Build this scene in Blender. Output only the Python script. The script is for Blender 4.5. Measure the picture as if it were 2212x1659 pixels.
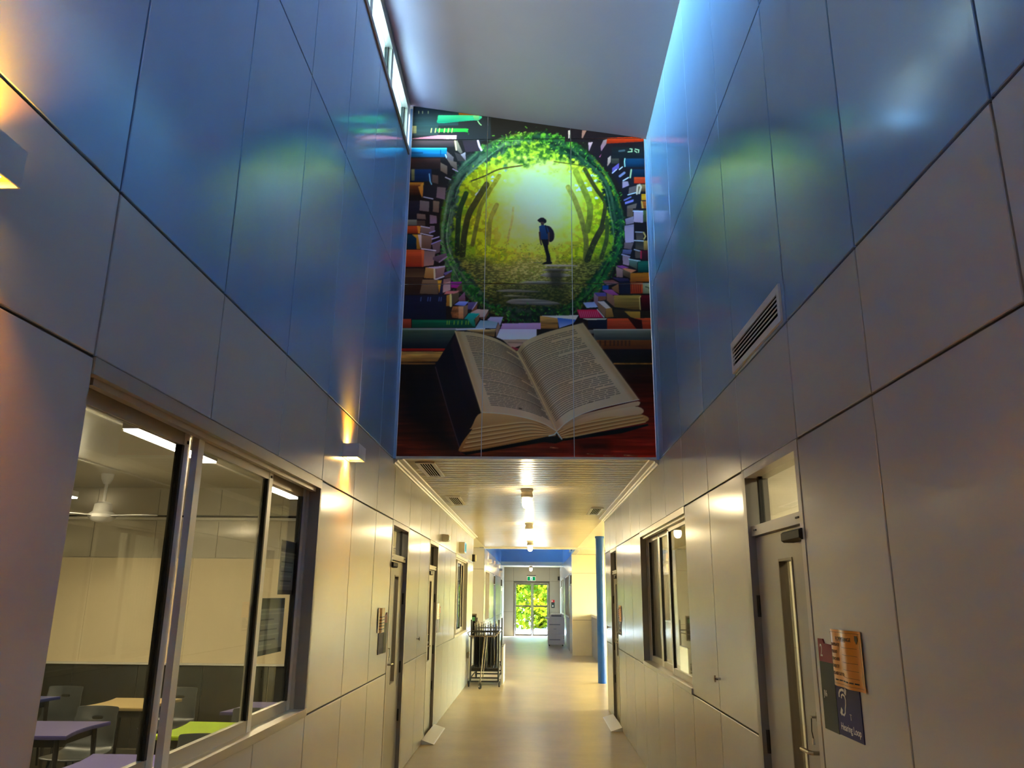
import bpy, bmesh, math, random
import numpy as np
from mathutils import Matrix, Vector
random.seed(5)
for o in list(bpy.data.objects): bpy.data.objects.remove(o, do_unlink=True)
scn = bpy.context.scene
COL = scn.collection

# ================================================================ camera, sky, sun, exposure
def set_camera():
    cam = bpy.data.cameras.new('camera'); co = bpy.data.objects.new('camera', cam); COL.objects.link(co)
    pitch, yaw, roll = 0.265454, 0.0296714, 0.00970900
    cp, sp, cy, sy = math.cos(pitch), math.sin(pitch), math.cos(yaw), math.sin(yaw)
    fw = Vector((-sy*cp, cy*cp, sp)); rt = Vector((cy, sy, 0)); up = rt.cross(fw)
    c, s = math.cos(roll), math.sin(roll)
    r2 = rt*c + up*s; u2 = up*c - rt*s
    m = Matrix((r2, u2, -fw)).transposed().to_4x4(); m.translation = (0, 0, 1.70)
    co.matrix_world = m
    cam.sensor_fit = 'HORIZONTAL'; cam.sensor_width = 36.0; cam.lens = 1683.15/2212*36.0
    cam.clip_start = 0.05; cam.clip_end = 300
    scn.camera = co
set_camera()
w = bpy.data.worlds.new('world'); scn.world = w; w.use_nodes = True
nt = w.node_tree; nt.nodes.clear()
sky = nt.nodes.new('ShaderNodeTexSky'); sky.sky_type = 'NISHITA'; sky.sun_disc = False
sky.sun_elevation = math.radians(52); sky.sun_rotation = math.radians(115); sky.air_density = 1.0; sky.dust_density = 0.3; sky.ozone_density = 3.0
bg = nt.nodes.new('ShaderNodeBackground'); bg.inputs['Strength'].default_value = SKY_STRENGTH = 2.3
wo = nt.nodes.new('ShaderNodeOutputWorld')
nt.links.new(sky.outputs[0], bg.inputs[0]); nt.links.new(bg.outputs[0], wo.inputs[0])
sl = bpy.data.lights.new('sun', 'SUN'); sl.energy = 12.0; sl.angle = math.radians(0.6); sl.color = (1.0, 0.95, 0.86)
so = bpy.data.objects.new('sun', sl); COL.objects.link(so)
so.rotation_euler = Vector((-0.75, -0.35, -1.0)).to_track_quat('-Z', 'Y').to_euler()
def portal(x, y, z, nx, ny, nz, sx, sy):          # guides the sky light through a real opening
    l = bpy.data.lights.new('sky_portal', 'AREA'); l.shape = 'RECTANGLE'; l.size = sx; l.size_y = sy; l.energy = 1
    l.cycles.is_portal = True
    o = bpy.data.objects.new('sky_portal', l); COL.objects.link(o); o.location = (x, y, z)
    o.rotation_euler = Vector((nx, ny, nz)).to_track_quat('-Z', 'Y').to_euler()
vs = scn.view_settings
vs.view_transform = 'Standard'; vs.look = 'None'; vs.exposure = 2.6; vs.gamma = 1.0; vs.use_curve_mapping = False

# ================================================================ helpers
def link(n): return n
def pmat(name, c, rough=0.5, metal=0.0, var=0.06, scale=3.0, bump=0.0, bscale=40.0, coat=0.0, spec=0.5, stretch=(1, 1, 1), rvar=0.0, emit=None, es=0.0, trans=0.0, alpha=None):
    m = bpy.data.materials.new(name); m.use_nodes = True; n = m.node_tree.nodes; L = m.node_tree.links
    b = n['Principled BSDF']
    tc = n.new('ShaderNodeTexCoord'); mp = n.new('ShaderNodeMapping'); mp.inputs['Scale'].default_value = stretch
    L.new(tc.outputs['Object'], mp.inputs['Vector'])
    no = n.new('ShaderNodeTexNoise'); no.inputs['Scale'].default_value = scale; no.inputs['Detail'].default_value = 4
    L.new(mp.outputs[0], no.inputs['Vector'])
    cr = n.new('ShaderNodeValToRGB')
    cr.color_ramp.elements[0].position = .3; cr.color_ramp.elements[1].position = .7
    cr.color_ramp.elements[0].color = tuple(max(0, x*(1-var)) for x in c)+(1,)
    cr.color_ramp.elements[1].color = tuple(min(1, x*(1+var)) for x in c)+(1,)
    L.new(no.outputs['Fac'], cr.inputs['Fac']); L.new(cr.outputs['Color'], b.inputs['Base Color'])
    b.inputs['Roughness'].default_value = rough; b.inputs['Metallic'].default_value = metal
    b.inputs['Specular IOR Level'].default_value = spec; b.inputs['Coat Weight'].default_value = coat; b.inputs['Coat Roughness'].default_value = .08
    if trans: b.inputs['Transmission Weight'].default_value = trans
    if rvar:
        mr = n.new('ShaderNodeMapRange'); mr.inputs['To Min'].default_value = rough-rvar; mr.inputs['To Max'].default_value = rough+rvar
        L.new(no.outputs['Fac'], mr.inputs['Value']); L.new(mr.outputs[0], b.inputs['Roughness'])
    if bump:
        nb = n.new('ShaderNodeTexNoise'); nb.inputs['Scale'].default_value = bscale; nb.inputs['Detail'].default_value = 3; L.new(mp.outputs[0], nb.inputs['Vector'])
        bp = n.new('ShaderNodeBump'); bp.inputs['Strength'].default_value = bump; bp.inputs['Distance'].default_value = .01
        L.new(nb.outputs['Fac'], bp.inputs['Height']); L.new(bp.outputs[0], b.inputs['Normal'])
    if emit: b.inputs['Emission Color'].default_value = emit+(1,); b.inputs['Emission Strength'].default_value = es
    return m
def srgb(r, g, b):
    f = lambda v: (v/255/12.92) if v/255 <= .04045 else ((v/255+.055)/1.055)**2.4
    return (f(r), f(g), f(b))
def glassmat(name, tint=(.93, .97, .95), rough=0.01, ior=1.5):
    m = bpy.data.materials.new(name); m.use_nodes = True; n = m.node_tree.nodes; L = m.node_tree.links; n.clear()
    o = n.new('ShaderNodeOutputMaterial'); mx = n.new('ShaderNodeMixShader'); fr = n.new('ShaderNodeFresnel'); ge = n.new('ShaderNodeNewGeometry'); ma = n.new('ShaderNodeMath'); ma.operation = 'MULTIPLY_ADD'; ma.inputs[1].default_value = 1/ior-ior; ma.inputs[2].default_value = ior; L.new(ge.outputs['Backfacing'], ma.inputs[0]); L.new(ma.outputs[0], fr.inputs['IOR'])
    t = n.new('ShaderNodeBsdfTransparent'); t.inputs[0].default_value = tint+(1,)
    g = n.new('ShaderNodeBsdfGlossy'); g.inputs['Roughness'].default_value = rough
    L.new(fr.outputs[0], mx.inputs[0]); L.new(t.outputs[0], mx.inputs[1]); L.new(g.outputs[0], mx.inputs[2]); L.new(mx.outputs[0], o.inputs[0])
    return m
def emat(name, c, s):
    m = bpy.data.materials.new(name); m.use_nodes = True; n = m.node_tree.nodes; L = m.node_tree.links; n.clear()
    o = n.new('ShaderNodeOutputMaterial'); e = n.new('ShaderNodeEmission'); e.inputs[0].default_value = c+(1,); e.inputs[1].default_value = s
    L.new(e.outputs[0], o.inputs[0]); return m

class MB:
    def __init__(s): s.v = []; s.f = []
    def box(s, x0, y0, z0, x1, y1, z1):
        if x1 < x0: x0, x1 = x1, x0
        if y1 < y0: y0, y1 = y1, y0
        if z1 < z0: z0, z1 = z1, z0
        i = len(s.v)
        s.v += [(x0,y0,z0),(x1,y0,z0),(x1,y1,z0),(x0,y1,z0),(x0,y0,z1),(x1,y0,z1),(x1,y1,z1),(x0,y1,z1)]
        s.f += [(i,i+3,i+2,i+1),(i+4,i+5,i+6,i+7),(i,i+1,i+5,i+4),(i+1,i+2,i+6,i+5),(i+2,i+3,i+7,i+6),(i+3,i,i+4,i+7)]
        return s
    def prism(s, poly, ax, a, b):                 # poly in the two other axes, extruded along ax from a to b
        n = len(poly); i = len(s.v)
        def put(p, t): return [(t, p[0], p[1]), (p[0], t, p[1]), (p[0], p[1], t)][ax]
        s.v += [put(p, a) for p in poly] + [put(p, b) for p in poly]
        s.f += [tuple(range(i, i+n))[::-1], tuple(range(i+n, i+2*n))]
        for k in range(n): s.f.append((i+k, i+(k+1) % n, i+n+(k+1) % n, i+n+k))
        return s
    def tube(s, pts, r, n=8, caps=True):
        pts = [Vector(p) for p in pts]; rs = r if isinstance(r, (list, tuple)) else [r]*len(pts)
        i = len(s.v); prev = None
        for k, p in enumerate(pts):
            d = (pts[min(k+1, len(pts)-1)] - pts[max(k-1, 0)]).normalized()
            u = prev - d*prev.dot(d) if prev is not None else (Vector((0,0,1)).cross(d) if abs(d.z) < .9 else Vector((1,0,0)).cross(d))
            u.normalize(); prev = u; w_ = d.cross(u)
            for q in range(n):
                a = 2*math.pi*q/n; s.v.append(tuple(p + (u*math.cos(a) + w_*math.sin(a))*rs[k]))
        for k in range(len(pts)-1):
            for q in range(n):
                a = i+k*n+q; b = i+k*n+(q+1) % n; s.f.append((a, b, b+n, a+n))
        if caps: s.f += [tuple(range(i, i+n))[::-1], tuple(range(i+(len(pts)-1)*n, i+len(pts)*n))]
        return s
    def lathe(s, prof, c, n=20, ax=2):            # profile of (radius, height) about an axis through c
        i = len(s.v)
        for r, h in prof:
            for q in range(n):
                a = 2*math.pi*q/n; x, y = r*math.cos(a), r*math.sin(a)
                s.v.append(tuple(Vector(c)+Vector([(h, x, y), (x, h, y), (x, y, h)][ax])))
        for k in range(len(prof)-1):
            for q in range(n):
                a = i+k*n+q; b = i+k*n+(q+1) % n; s.f.append((a, b, b+n, a+n))
        s.f += [tuple(range(i, i+n))[::-1], tuple(range(i+(len(prof)-1)*n, i+len(prof)*n))]
        return s
    def mesh(s, name):
        me = bpy.data.meshes.new(name); me.from_pydata(s.v, [], s.f); bm = bmesh.new(); bm.from_mesh(me)
        bmesh.ops.recalc_face_normals(bm, faces=bm.faces); bm.to_mesh(me); bm.free(); return me
    def build(s, name, mat, parent=None, smooth=False):
        return obj(name, s.mesh(name), mat, parent, smooth)
def obj(name, me, mat=None, parent=None, smooth=False):
    if mat is not None and not me.materials: me.materials.append(mat)
    o = bpy.data.objects.new(name, me); COL.objects.link(o); o.parent = parent
    if smooth:
        for p in me.polygons: p.use_smooth = True
        try:
            me.set_sharp_from_angle(angle=math.radians(40))
        except Exception: pass
    return o
def tag(o, label=None, cat=None, group=None, kind=None):
    if label: o['label'] = label
    if cat: o['category'] = cat
    if group: o['group'] = group
    if kind: o['kind'] = kind
    return o
def empty(name, loc=(0, 0, 0), rz=0.0):
    o = bpy.data.objects.new(name, None); COL.objects.link(o); o.location = loc; o.rotation_euler = (0, 0, rz); o.empty_display_size = .1; return o
def copy_tree(o, parent=None):
    c = o.copy(); COL.objects.link(c); c.parent = parent
    for ch in list(o.children): copy_tree(ch, c)
    return c
def grid_solid(name, xs, ys, zs, hole, mat, parent=None):      # solid slab of cells, openings left out, only outer faces
    V = {}; vl = []; F = []
    def vid(i, j, k):
        if (i, j, k) not in V: V[(i, j, k)] = len(vl); vl.append((xs[i], ys[j], zs[k]))
        return V[(i, j, k)]
    nx, ny, nz = len(xs)-1, len(ys)-1, len(zs)-1
    pres = [[[not hole((xs[i]+xs[i+1])/2, (ys[j]+ys[j+1])/2, (zs[k]+zs[k+1])/2) for k in range(nz)] for j in range(ny)] for i in range(nx)]
    def has(i, j, k): return 0 <= i < nx and 0 <= j < ny and 0 <= k < nz and pres[i][j][k]
    for i in range(nx):
        for j in range(ny):
            for k in range(nz):
                if not pres[i][j][k]: continue
                for (di, dj, dk), q in (((-1,0,0), [(0,0,0),(0,0,1),(0,1,1),(0,1,0)]), ((1,0,0), [(1,0,0),(1,1,0),(1,1,1),(1,0,1)]), ((0,-1,0), [(0,0,0),(1,0,0),(1,0,1),(0,0,1)]),
                                        ((0,1,0), [(0,1,0),(0,1,1),(1,1,1),(1,1,0)]), ((0,0,-1), [(0,0,0),(0,1,0),(1,1,0),(1,0,0)]), ((0,0,1), [(0,0,1),(1,0,1),(1,1,1),(0,1,1)])):
                    if not has(i+di, j+dj, k+dk): F.append(tuple(vid(i+a, j+b, k+c) for a, b, c in q))
    me = bpy.data.meshes.new(name); me.from_pydata(vl, [], F); bm = bmesh.new(); bm.from_mesh(me); bmesh.ops.recalc_face_normals(bm, faces=bm.faces); bm.to_mesh(me); bm.free()
    return obj(name, me, mat, parent)
def struct(o): o['kind'] = 'structure'; return o
def text_mesh(body, size, align='LEFT'):
    c = bpy.data.curves.new('lettering', 'FONT'); c.body = body; c.size = size; c.align_x = align; c.extrude = .0003; c.resolution_u = 3
    o = bpy.data.objects.new('lettering', c); COL.objects.link(o)
    dg = bpy.context.evaluated_depsgraph_get(); dg.update()
    me = bpy.data.meshes.new_from_object(o.evaluated_get(dg)); bpy.data.objects.remove(o); bpy.data.curves.remove(c); return me
def lettering(body, size, origin, xdir, normal, mat, parent, sx=1.0, name='lettering', align='LEFT'):
    me = text_mesh(body, size, align); xd = Vector(xdir); nn = Vector(normal); zd = nn.cross(xd)
    m = Matrix((xd*sx, zd, nn)).transposed().to_4x4(); m.translation = origin; me.transform(m); return obj(name, me, mat, parent)

# ================================================================ materials
M = {}
M['panel'] = pmat('satin_grey_wall_panel', (.50, .485, .45), .19, var=.03, scale=1.2, bump=.012, bscale=5, rvar=.03)
M['blue'] = pmat('satin_blue_wall_panel', (.245, .39, .60), .14, var=.05, scale=1.2, bump=.012, bscale=4, rvar=.03)
M['joint'] = pmat('dark_joint_backing', (.045, .042, .04), .6)
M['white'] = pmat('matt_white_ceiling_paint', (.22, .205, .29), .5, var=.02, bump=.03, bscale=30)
M['slat'] = pmat('gloss_cream_ceiling_board', (.58, .50, .345), .26, spec=.28, var=.03, scale=2, stretch=(.3, 3, 1))
M['cream'] = pmat('cream_paint', (.74, .67, .49), .4, var=.03)
M['trimw'] = pmat('white_trim_paint', (.72, .69, .62), .35, var=.03)
M['concrete'] = None
M['alu'] = pmat('anodised_aluminium', (.50, .46, .40), .32, metal=.55, var=.05, scale=8, stretch=(1, .2, 1))
M['aluL'] = pmat('pale_aluminium', (.74, .72, .68), .3, metal=.5, var=.04)
M['gasket'] = pmat('black_rubber', (.012, .012, .012), .5)
M['jamb'] = pmat('grey_jamb_metal', (.27, .25, .225), .35, metal=.2, var=.05)
M['bronze'] = pmat('bronze_grey_metal', (.16, .13, .095), .35, metal=.4, var=.08)
M['door'] = pmat('grey_door_paint', (.33, .31, .265), .30, var=.05, scale=2)
M['doorframe'] = pmat('door_frame_paint', (.50, .46, .39), .32, var=.04)
M['chrome'] = pmat('brushed_steel', (.55, .52, .48), .25, metal=1.0, var=.06, scale=20)
M['black'] = pmat('black_metal', (.014, .014, .016), .55, var=.2)
M['glass'] = glassmat('clear_window_glass', ior=1.3)
M['glassC'] = glassmat('greenish_clerestory_glass', (.76, .92, .90), .03)
M['glassD'] = glassmat('door_glass', (.9, .94, .9))
M['glassWarm'] = glassmat('light_warming_glass', (.90, .80, .58))  # tint added to warm the daylight that enters through the bay
M['column'] = pmat('gloss_blue_paint', (.0, .075, .42), .28, var=.04)
M['grey'] = pmat('mid_grey_paint', (.30, .30, .31), .45)
M['dark'] = pmat('black_for_shade_and_dark_glass', (.008, .007, .006), .9, spec=0.0)  # near-black: paints shade in vents and above the rail, also dark glass
M['carpet'] = pmat('dark_carpet', (.05, .046, .035), .95, var=.2, scale=60)
M['darkwall'] = pmat('dark_pinboard_fabric', (.022, .021, .015), .85, var=.15, scale=25)
M['board'] = pmat('gloss_whiteboard', (.80, .67, .45), .14, var=.02)
M['roomwall'] = pmat('beige_room_panel', (.52, .47, .37), .35, var=.03)
M['globe'] = emat('lamp_globe_glow', (1.0, .80, .45), 19.0)
M['led'] = emat('fluorescent_tube_glow', (1.0, .80, .50), 25.0)
M['lens'] = emat('amber_lens_glow', (1.0, .62, .20), 6.0)
M['lensrim'] = emat('amber_reflector_glow', (1.0, .40, .03), .5)
def floor_mat():
    m = bpy.data.materials.new('sealed_concrete'); m.use_nodes = True; n = m.node_tree.nodes; L = m.node_tree.links; b = n['Principled BSDF']
    tc = n.new('ShaderNodeTexCoord'); no = n.new('ShaderNodeTexNoise'); no.inputs['Scale'].default_value = 1.3; no.inputs['Detail'].default_value = 8; no.inputs['Roughness'].default_value = .62
    L.new(tc.outputs['Object'], no.inputs['Vector'])
    cr = n.new('ShaderNodeValToRGB'); cr.color_ramp.elements[0].position = .32; cr.color_ramp.elements[0].color = (.38, .285, .16, 1); cr.color_ramp.elements[1].position = .68; cr.color_ramp.elements[1].color = (.55, .435, .27, 1)
    L.new(no.outputs['Fac'], cr.inputs['Fac'])
    v = n.new('ShaderNodeTexNoise'); v.inputs['Scale'].default_value = 26; v.inputs['Detail'].default_value = 3; L.new(tc.outputs['Object'], v.inputs['Vector'])
    c2 = n.new('ShaderNodeValToRGB'); c2.color_ramp.elements[0].position = .28; c2.color_ramp.elements[0].color = (.62, .6, .56, 1); c2.color_ramp.elements[1].position = .4; c2.color_ramp.elements[1].color = (1, 1, 1, 1); L.new(v.outputs['Fac'], c2.inputs['Fac'])
    mx = n.new('ShaderNodeMix'); mx.data_type = 'RGBA'; mx.blend_type = 'MULTIPLY'; mx.inputs[0].default_value = .18; L.new(cr.outputs[0], mx.inputs[6]); L.new(c2.outputs[0], mx.inputs[7]); L.new(mx.outputs[2], b.inputs['Base Color'])
    mr = n.new('ShaderNodeMapRange'); mr.inputs['To Min'].default_value = .22; mr.inputs['To Max'].default_value = .42; L.new(no.outputs['Fac'], mr.inputs['Value']); L.new(mr.outputs[0], b.inputs['Roughness'])
    mp = n.new('ShaderNodeMapping'); mp.inputs['Scale'].default_value = (1.6, 3.2, 1); L.new(tc.outputs['Object'], mp.inputs['Vector'])
    wv = n.new('ShaderNodeTexNoise'); wv.inputs['Scale'].default_value = 1.6; wv.inputs['Detail'].default_value = 2; L.new(mp.outputs[0], wv.inputs['Vector'])
    bp = n.new('ShaderNodeBump'); bp.inputs['Strength'].default_value = .12; bp.inputs['Distance'].default_value = .03; L.new(wv.outputs['Fac'], bp.inputs['Height']); L.new(bp.outputs[0], b.inputs['Normal'])
    return m
M['concrete'] = floor_mat()
# ---------------------------------------------------------------- mural print (flat artwork on the end-wall panels)
# painted into a numpy canvas in sketch units, then carried onto the panels as a colour attribute
def paint_mural():
    S=2; OX,OY,WW,HH=840,210,600,790
    rng=np.random.RandomState(7)
    Hc,Wc=HH*S,WW*S
    cv=np.zeros((Hc,Wc,3),np.float32)
    YY,XX=np.mgrid[0:Hc,0:Wc].astype(np.float32)
    GX=XX/S+OX; GY=YY/S+OY
    fr=[0,0,1.0]
    def frame(ox,oy,s): fr[:]=[ox,oy,s]
    def P(pts): 
        a=np.array(pts,np.float32).reshape(-1,2); return a/fr[2]+np.array([fr[0],fr[1]],np.float32)
    def noise(sx,sy,seed,octv=3):
        out=np.zeros((Hc,Wc),np.float32); amp=1.0; tot=0
        r=np.random.RandomState(seed)
        for o in range(octv):
            nx=int(WW/sx)+3; ny=int(HH/sy)+3
            g=r.rand(ny,nx).astype(np.float32)
            fx=(GX-OX)/sx; fy=(GY-OY)/sy
            ix=fx.astype(int); iy=fy.astype(int); tx=fx-ix; ty=fy-iy
            tx=tx*tx*(3-2*tx); ty=ty*ty*(3-2*ty)
            v=(g[iy,ix]*(1-tx)+g[iy,ix+1]*tx)*(1-ty)+(g[iy+1,ix]*(1-tx)+g[iy+1,ix+1]*tx)*ty
            out+=v*amp; tot+=amp; amp*=.55; sx/=2.0; sy/=2.0
        return out/tot
    NG=noise(60,4,11,3); NF=noise(7,7,12,3); NL=noise(14,10,13,3); NB=noise(60,60,14,3)
    def col(c): return np.array(c,np.float32)
    def blend(sl,m,c): 
        cv[sl]=cv[sl]*(1-m[...,None])+c*m[...,None]
    def mask(pts,soft=0.0):
        x0,y0=pts.min(0)-2-soft; x1,y1=pts.max(0)+2+soft
        i0=max(0,int((y0-OY)*S)); i1=min(Hc,int((y1-OY)*S)+1); j0=max(0,int((x0-OX)*S)); j1=min(Wc,int((x1-OX)*S)+1)
        if i1<=i0 or j1<=j0: return None,None
        sl=(slice(i0,i1),slice(j0,j1)); gx=GX[sl]; gy=GY[sl]
        ins=np.zeros(gx.shape,bool); n=len(pts)
        for k in range(n):
            xa,ya=pts[k]; xb,yb=pts[(k+1)%n]
            if ya==yb: continue
            c=((ya>gy)!=(yb>gy))&(gx<(xb-xa)*(gy-ya)/(yb-ya)+xa); ins^=c
        if soft<=0: return sl,ins.astype(np.float32)
        d=np.full(gx.shape,1e9,np.float32)
        for k in range(n):
            d=np.minimum(d,segd(gx,gy,pts[k],pts[(k+1)%n])[0])
        sd=np.where(ins,d,-d); return sl,np.clip(sd/soft*.5+.5,0,1)
    def segd(gx,gy,a,b):
        dx,dy=b[0]-a[0],b[1]-a[1]; L=dx*dx+dy*dy+1e-9
        t=np.clip(((gx-a[0])*dx+(gy-a[1])*dy)/L,0,1)
        return np.hypot(gx-a[0]-t*dx,gy-a[1]-t*dy),t
    def poly(pts,c,c2=None,d=(0,1),grain=0.0,soft=0.0,a=1.0,n=None):
        p=P(pts); sl,m=mask(p,soft)
        if sl is None: return
        c=col(c)
        if c2 is None: cc=np.broadcast_to(c,m.shape+(3,)).copy()
        else:
            q=p[:,0]*d[0]+p[:,1]*d[1]; lo,hi=q.min(),q.max()
            t=np.clip((GX[sl]*d[0]+GY[sl]*d[1]-lo)/(hi-lo+1e-6),0,1)[...,None]; cc=c*(1-t)+col(c2)*t
        if grain: cc=cc*(1+grain*((n if n is not None else NG)[sl][...,None]-.5)*2)
        blend(sl,m*a,cc)
    def stroke(pts,w,c,c2=None,a=1.0,soft=.8,grain=0.0):
        p=P(pts); w=np.broadcast_to(np.array(w,np.float32),(len(p),))
        x0,y0=p.min(0)-w.max()-2; x1,y1=p.max(0)+w.max()+2
        i0=max(0,int((y0-OY)*S)); i1=min(Hc,int((y1-OY)*S)+1); j0=max(0,int((x0-OX)*S)); j1=min(Wc,int((x1-OX)*S)+1)
        if i1<=i0 or j1<=j0: return
        sl=(slice(i0,i1),slice(j0,j1)); gx=GX[sl]; gy=GY[sl]
        m=np.zeros(gx.shape,np.float32); tt=np.zeros(gx.shape,np.float32); best=np.full(gx.shape,1e9,np.float32)
        for k in range(len(p)-1):
            d,t=segd(gx,gy,p[k],p[k+1]); r=(w[k]+(w[k+1]-w[k])*t)/2
            m=np.maximum(m,np.clip((r-d)/soft+.5,0,1)); u=(k+t)/(len(p)-1)
            tt=np.where(d<best,u,tt); best=np.minimum(best,d)
        cc=col(c) if c2 is None else col(c)*(1-tt[...,None])+col(c2)*tt[...,None]
        cc=np.broadcast_to(cc,m.shape+(3,))
        if grain: cc=cc*(1+grain*(NF[sl][...,None]-.5)*2)
        blend(sl,m*a,cc)
    def curve(pts,n=24):
        p=np.array(pts,float).reshape(-1,2); out=[]
        q=np.vstack([2*p[0]-p[1],p,2*p[-1]-p[-2]])
        for i in range(1,len(q)-2):
            for t in np.linspace(0,1,n//max(1,len(p)-1)+2)[:-1]:
                a,b,c,d=q[i-1],q[i],q[i+1],q[i+2]
                out.append(.5*((2*b)+(-a+c)*t+(2*a-5*b+4*c-d)*t*t+(-a+3*b-3*c+d)*t**3))
        out.append(p[-1]); return np.array(out)
    def box(x0,y0,x1,y1,c,c2=None,g=.12,d=(0,1)): poly([(x0,y0),(x1,y0),(x1,y1),(x0,y1)],c,c2,d=d,grain=g)
    # --- ground tone of the whole print
    frame(0,0,1)
    box(840,210,1440,1000,(22,16,16),(26,14,12))
    # --- glowing wood seen through the round opening
    cx,cy,rx,ry=1148,492,200,208
    e=np.hypot((GX-cx)/rx,(GY-cy)/ry)
    r=np.hypot((GX-1160)/1.0,(GY-432)/1.12)
    stops=[(0,(255,238,160)),(42,(252,234,146)),(76,(240,222,104)),(108,(222,202,44)),(142,(192,182,12)),(172,(138,148,12)),(205,(70,100,20)),(260,(30,55,20))]
    rr=np.array([s[0] for s in stops],np.float32); g=np.stack([np.interp(r+ (NL-.5)*40,rr,[s[1][k] for s in stops]) for k in range(3)],-1).astype(np.float32)
    # leafy mottling
    lf=np.clip((r-70)/60,0,1)*(np.clip((NF-.42)*6,0,1)-.5)
    g=g*(1+.32*lf[...,None])
    lime=.7*np.clip((NL-.55)*7,0,1)*np.clip((r-95)/40,0,1)*(GY<560)
    g=g*(1-.5*lime[...,None])+col((120,165,14))*.5*lime[...,None]
    sky=np.clip((NL-.66)*12,0,1)*np.clip((r-70)/20,0,1)*(GY<430)*(np.clip((150-r)/20,0,1))
    g=g*(1-sky[...,None])+col((226,232,225))*sky[...,None]
    # leafy crown above
    top=np.clip((365+(NL-.5)*60-GY)/30,0,1)
    lv=np.clip((NF-.38)*3.2,0,1)[...,None]
    crown=col((46,84,26))*(1-lv)+col((176,190,44))*lv
    crown=crown*np.clip(1-(330-GY)/110,.30,1)[...,None]
    g=g*(1-top[...,None])+crown*top[...,None]
    # forest floor
    fl=np.clip((GY-(548+(NB-.5)*24))/26,0,1)
    fk=np.clip((noise(5,2.2,21,2)-.4)*3.0,0,1)[...,None]
    lit=np.exp(-(((GX-1150)/95)**2+((GY-570)/46)**2))[...,None]
    flo=(col((46,50,18))*(1-fk)+col((132,124,40))*fk)*(1-lit)+(col((150,132,44))*(1-fk)+col((214,190,104))*fk)*lit
    flo=flo*np.clip(1.12-(GY-600)/190,.28,1)[...,None]
    g=g*(1-fl[...,None])+flo*fl[...,None]
    inside=np.clip((1.0-e)*40,0,1)
    cv[:]=cv*(1-inside[...,None])+g*inside[...,None]
    # trunks inside the opening
    frame(830,200,3.626)
    T=lambda p,w,c,c2=None,a=1.0: stroke(curve(p,20),w,c,c2,a=a,grain=.25)
    T([(880,880),(830,1000),(815,1180)],10,(150,130,40),(120,110,36),.75)
    T([(1010,900),(1000,1000),(965,1160)],5,(190,176,84),(168,150,60),.6)
    T([(690,1190),(730,1000),(770,860),(900,650)],np.array(9,float),(96,92,24),(170,150,30))
    T([(612,1270),(625,1120),(660,960),(720,850),(800,720)],13,(38,42,18),(92,82,24))
    T([(570,1260),(575,1100),(590,930),(640,790)],11,(30,42,22),(44,66,26))
    T([(680,692),(780,655),(900,600),(1080,570)],3,(60,50,16),(90,70,16))
    T([(1575,1320),(1580,1160),(1550,1010),(1500,860),(1440,740)],11,(96,92,30),(176,160,60))
    T([(1590,1080),(1610,960),(1600,850),(1500,620)],13,(104,104,28),(150,150,40))
    T([(1590,1310),(1640,1180),(1710,1050)],13,(44,46,24),(60,56,26))
    T([(1700,1060),(1730,900),(1720,840),(1650,740),(1570,600)],9,(50,48,22),(64,60,20))
    T([(1725,900),(1740,780)],5,(64,60,22)); T([(1700,1290),(1740,1150),(1745,1000)],9,(52,60,24),(66,84,26))
    T([(1330,540),(1470,560),(1590,580)],2.2,(86,76,18))
    # low shrubs glowing at path edge
    for _ in range(500):
        x=rng.uniform(560,1800); y=rng.uniform(1180,1330)+abs(x-1180)*.02
        c=(150,170,30) if rng.rand()<.5 else (60,84,24)
        stroke([(x,y),(x+rng.uniform(-14,14),y+rng.uniform(-9,9))],1.1,c,a=.6)
    # fallen leaves
    for _ in range(900):
        y=rng.uniform(1330,1560); x=1180+rng.uniform(-1,1)*(330+.2*(y-1330))
        c=[(222,206,120),(176,150,60),(96,92,30),(150,170,40)][rng.randint(4)]
        stroke([(x,y),(x+rng.uniform(-16,16),y+rng.uniform(-5,5))],.9,c,a=.75)
    # path slabs
    for x0,x1,y,h in [(1240,1520,1356,10),(1230,1480,1390,12),(1215,1460,1432,22),(1130,1400,1490,14)]:
        poly(curve([(x0,y),(x0+60,y-h),(x1-70,y-h*.8),(x1,y),(x1-80,y+h*.6),(x0+70,y+h*.6),(x0,y)],30),(196,176,150),(120,104,84),grain=.35)
    frame(830,580,3.626)
    poly([(900,130),(1460,110),(1400,330),(1480,380),(950,400),(820,250)],(30,40,18),a=.45,soft=10)
    for x0,x1,y,h,c in [(1060,1470,108,9,(186,170,140)),(870,1230,175,10,(170,158,136)),(915,1160,214,9,(140,132,96)),(950,1380,262,24,(150,136,120)),(1000,1470,345,28,(92,96,84)),(1000,1250,120,5,(190,180,130))]:
        poly(curve([(x0,y),(x0+70,y-h),(x1-150,y-h*.8),(x1,y+h*.5),(x1-120,y+h),(x0+70,y+h*.7),(x0,y)],30),c,tuple(v*.55 for v in c),grain=.4)
    poly([(1275,0),(1400,0),(1390,150),(1310,150)],(40,38,30),a=.75,soft=6)
    # ring of bent mossy trunk around the opening
    frame(0,0,1)
    ang=np.arctan2(GY-cy,GX-cx); lu=noise(9,9,31,3)
    band=np.clip((e-(.845+.03*np.sin(ang*7)+(NF-.5)*.10))*34,0,1)*np.clip((1.0+.035*np.sin(ang*5+1)+(NF-.5)*.10-e)*34,0,1)
    gr=(.5+.5*np.sin(e*70+np.sin(ang*4)*2+NL*5))[...,None]
    side=np.clip((cx-GX)/200,-1,1)[...,None]
    barkL=col((30,44,34))*(1-gr)+col((84,104,72))*gr; barkR=col((6,22,18))*(1-gr)+col((30,60,42))*gr
    bk=np.where(side>0,barkL,barkR)
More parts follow.
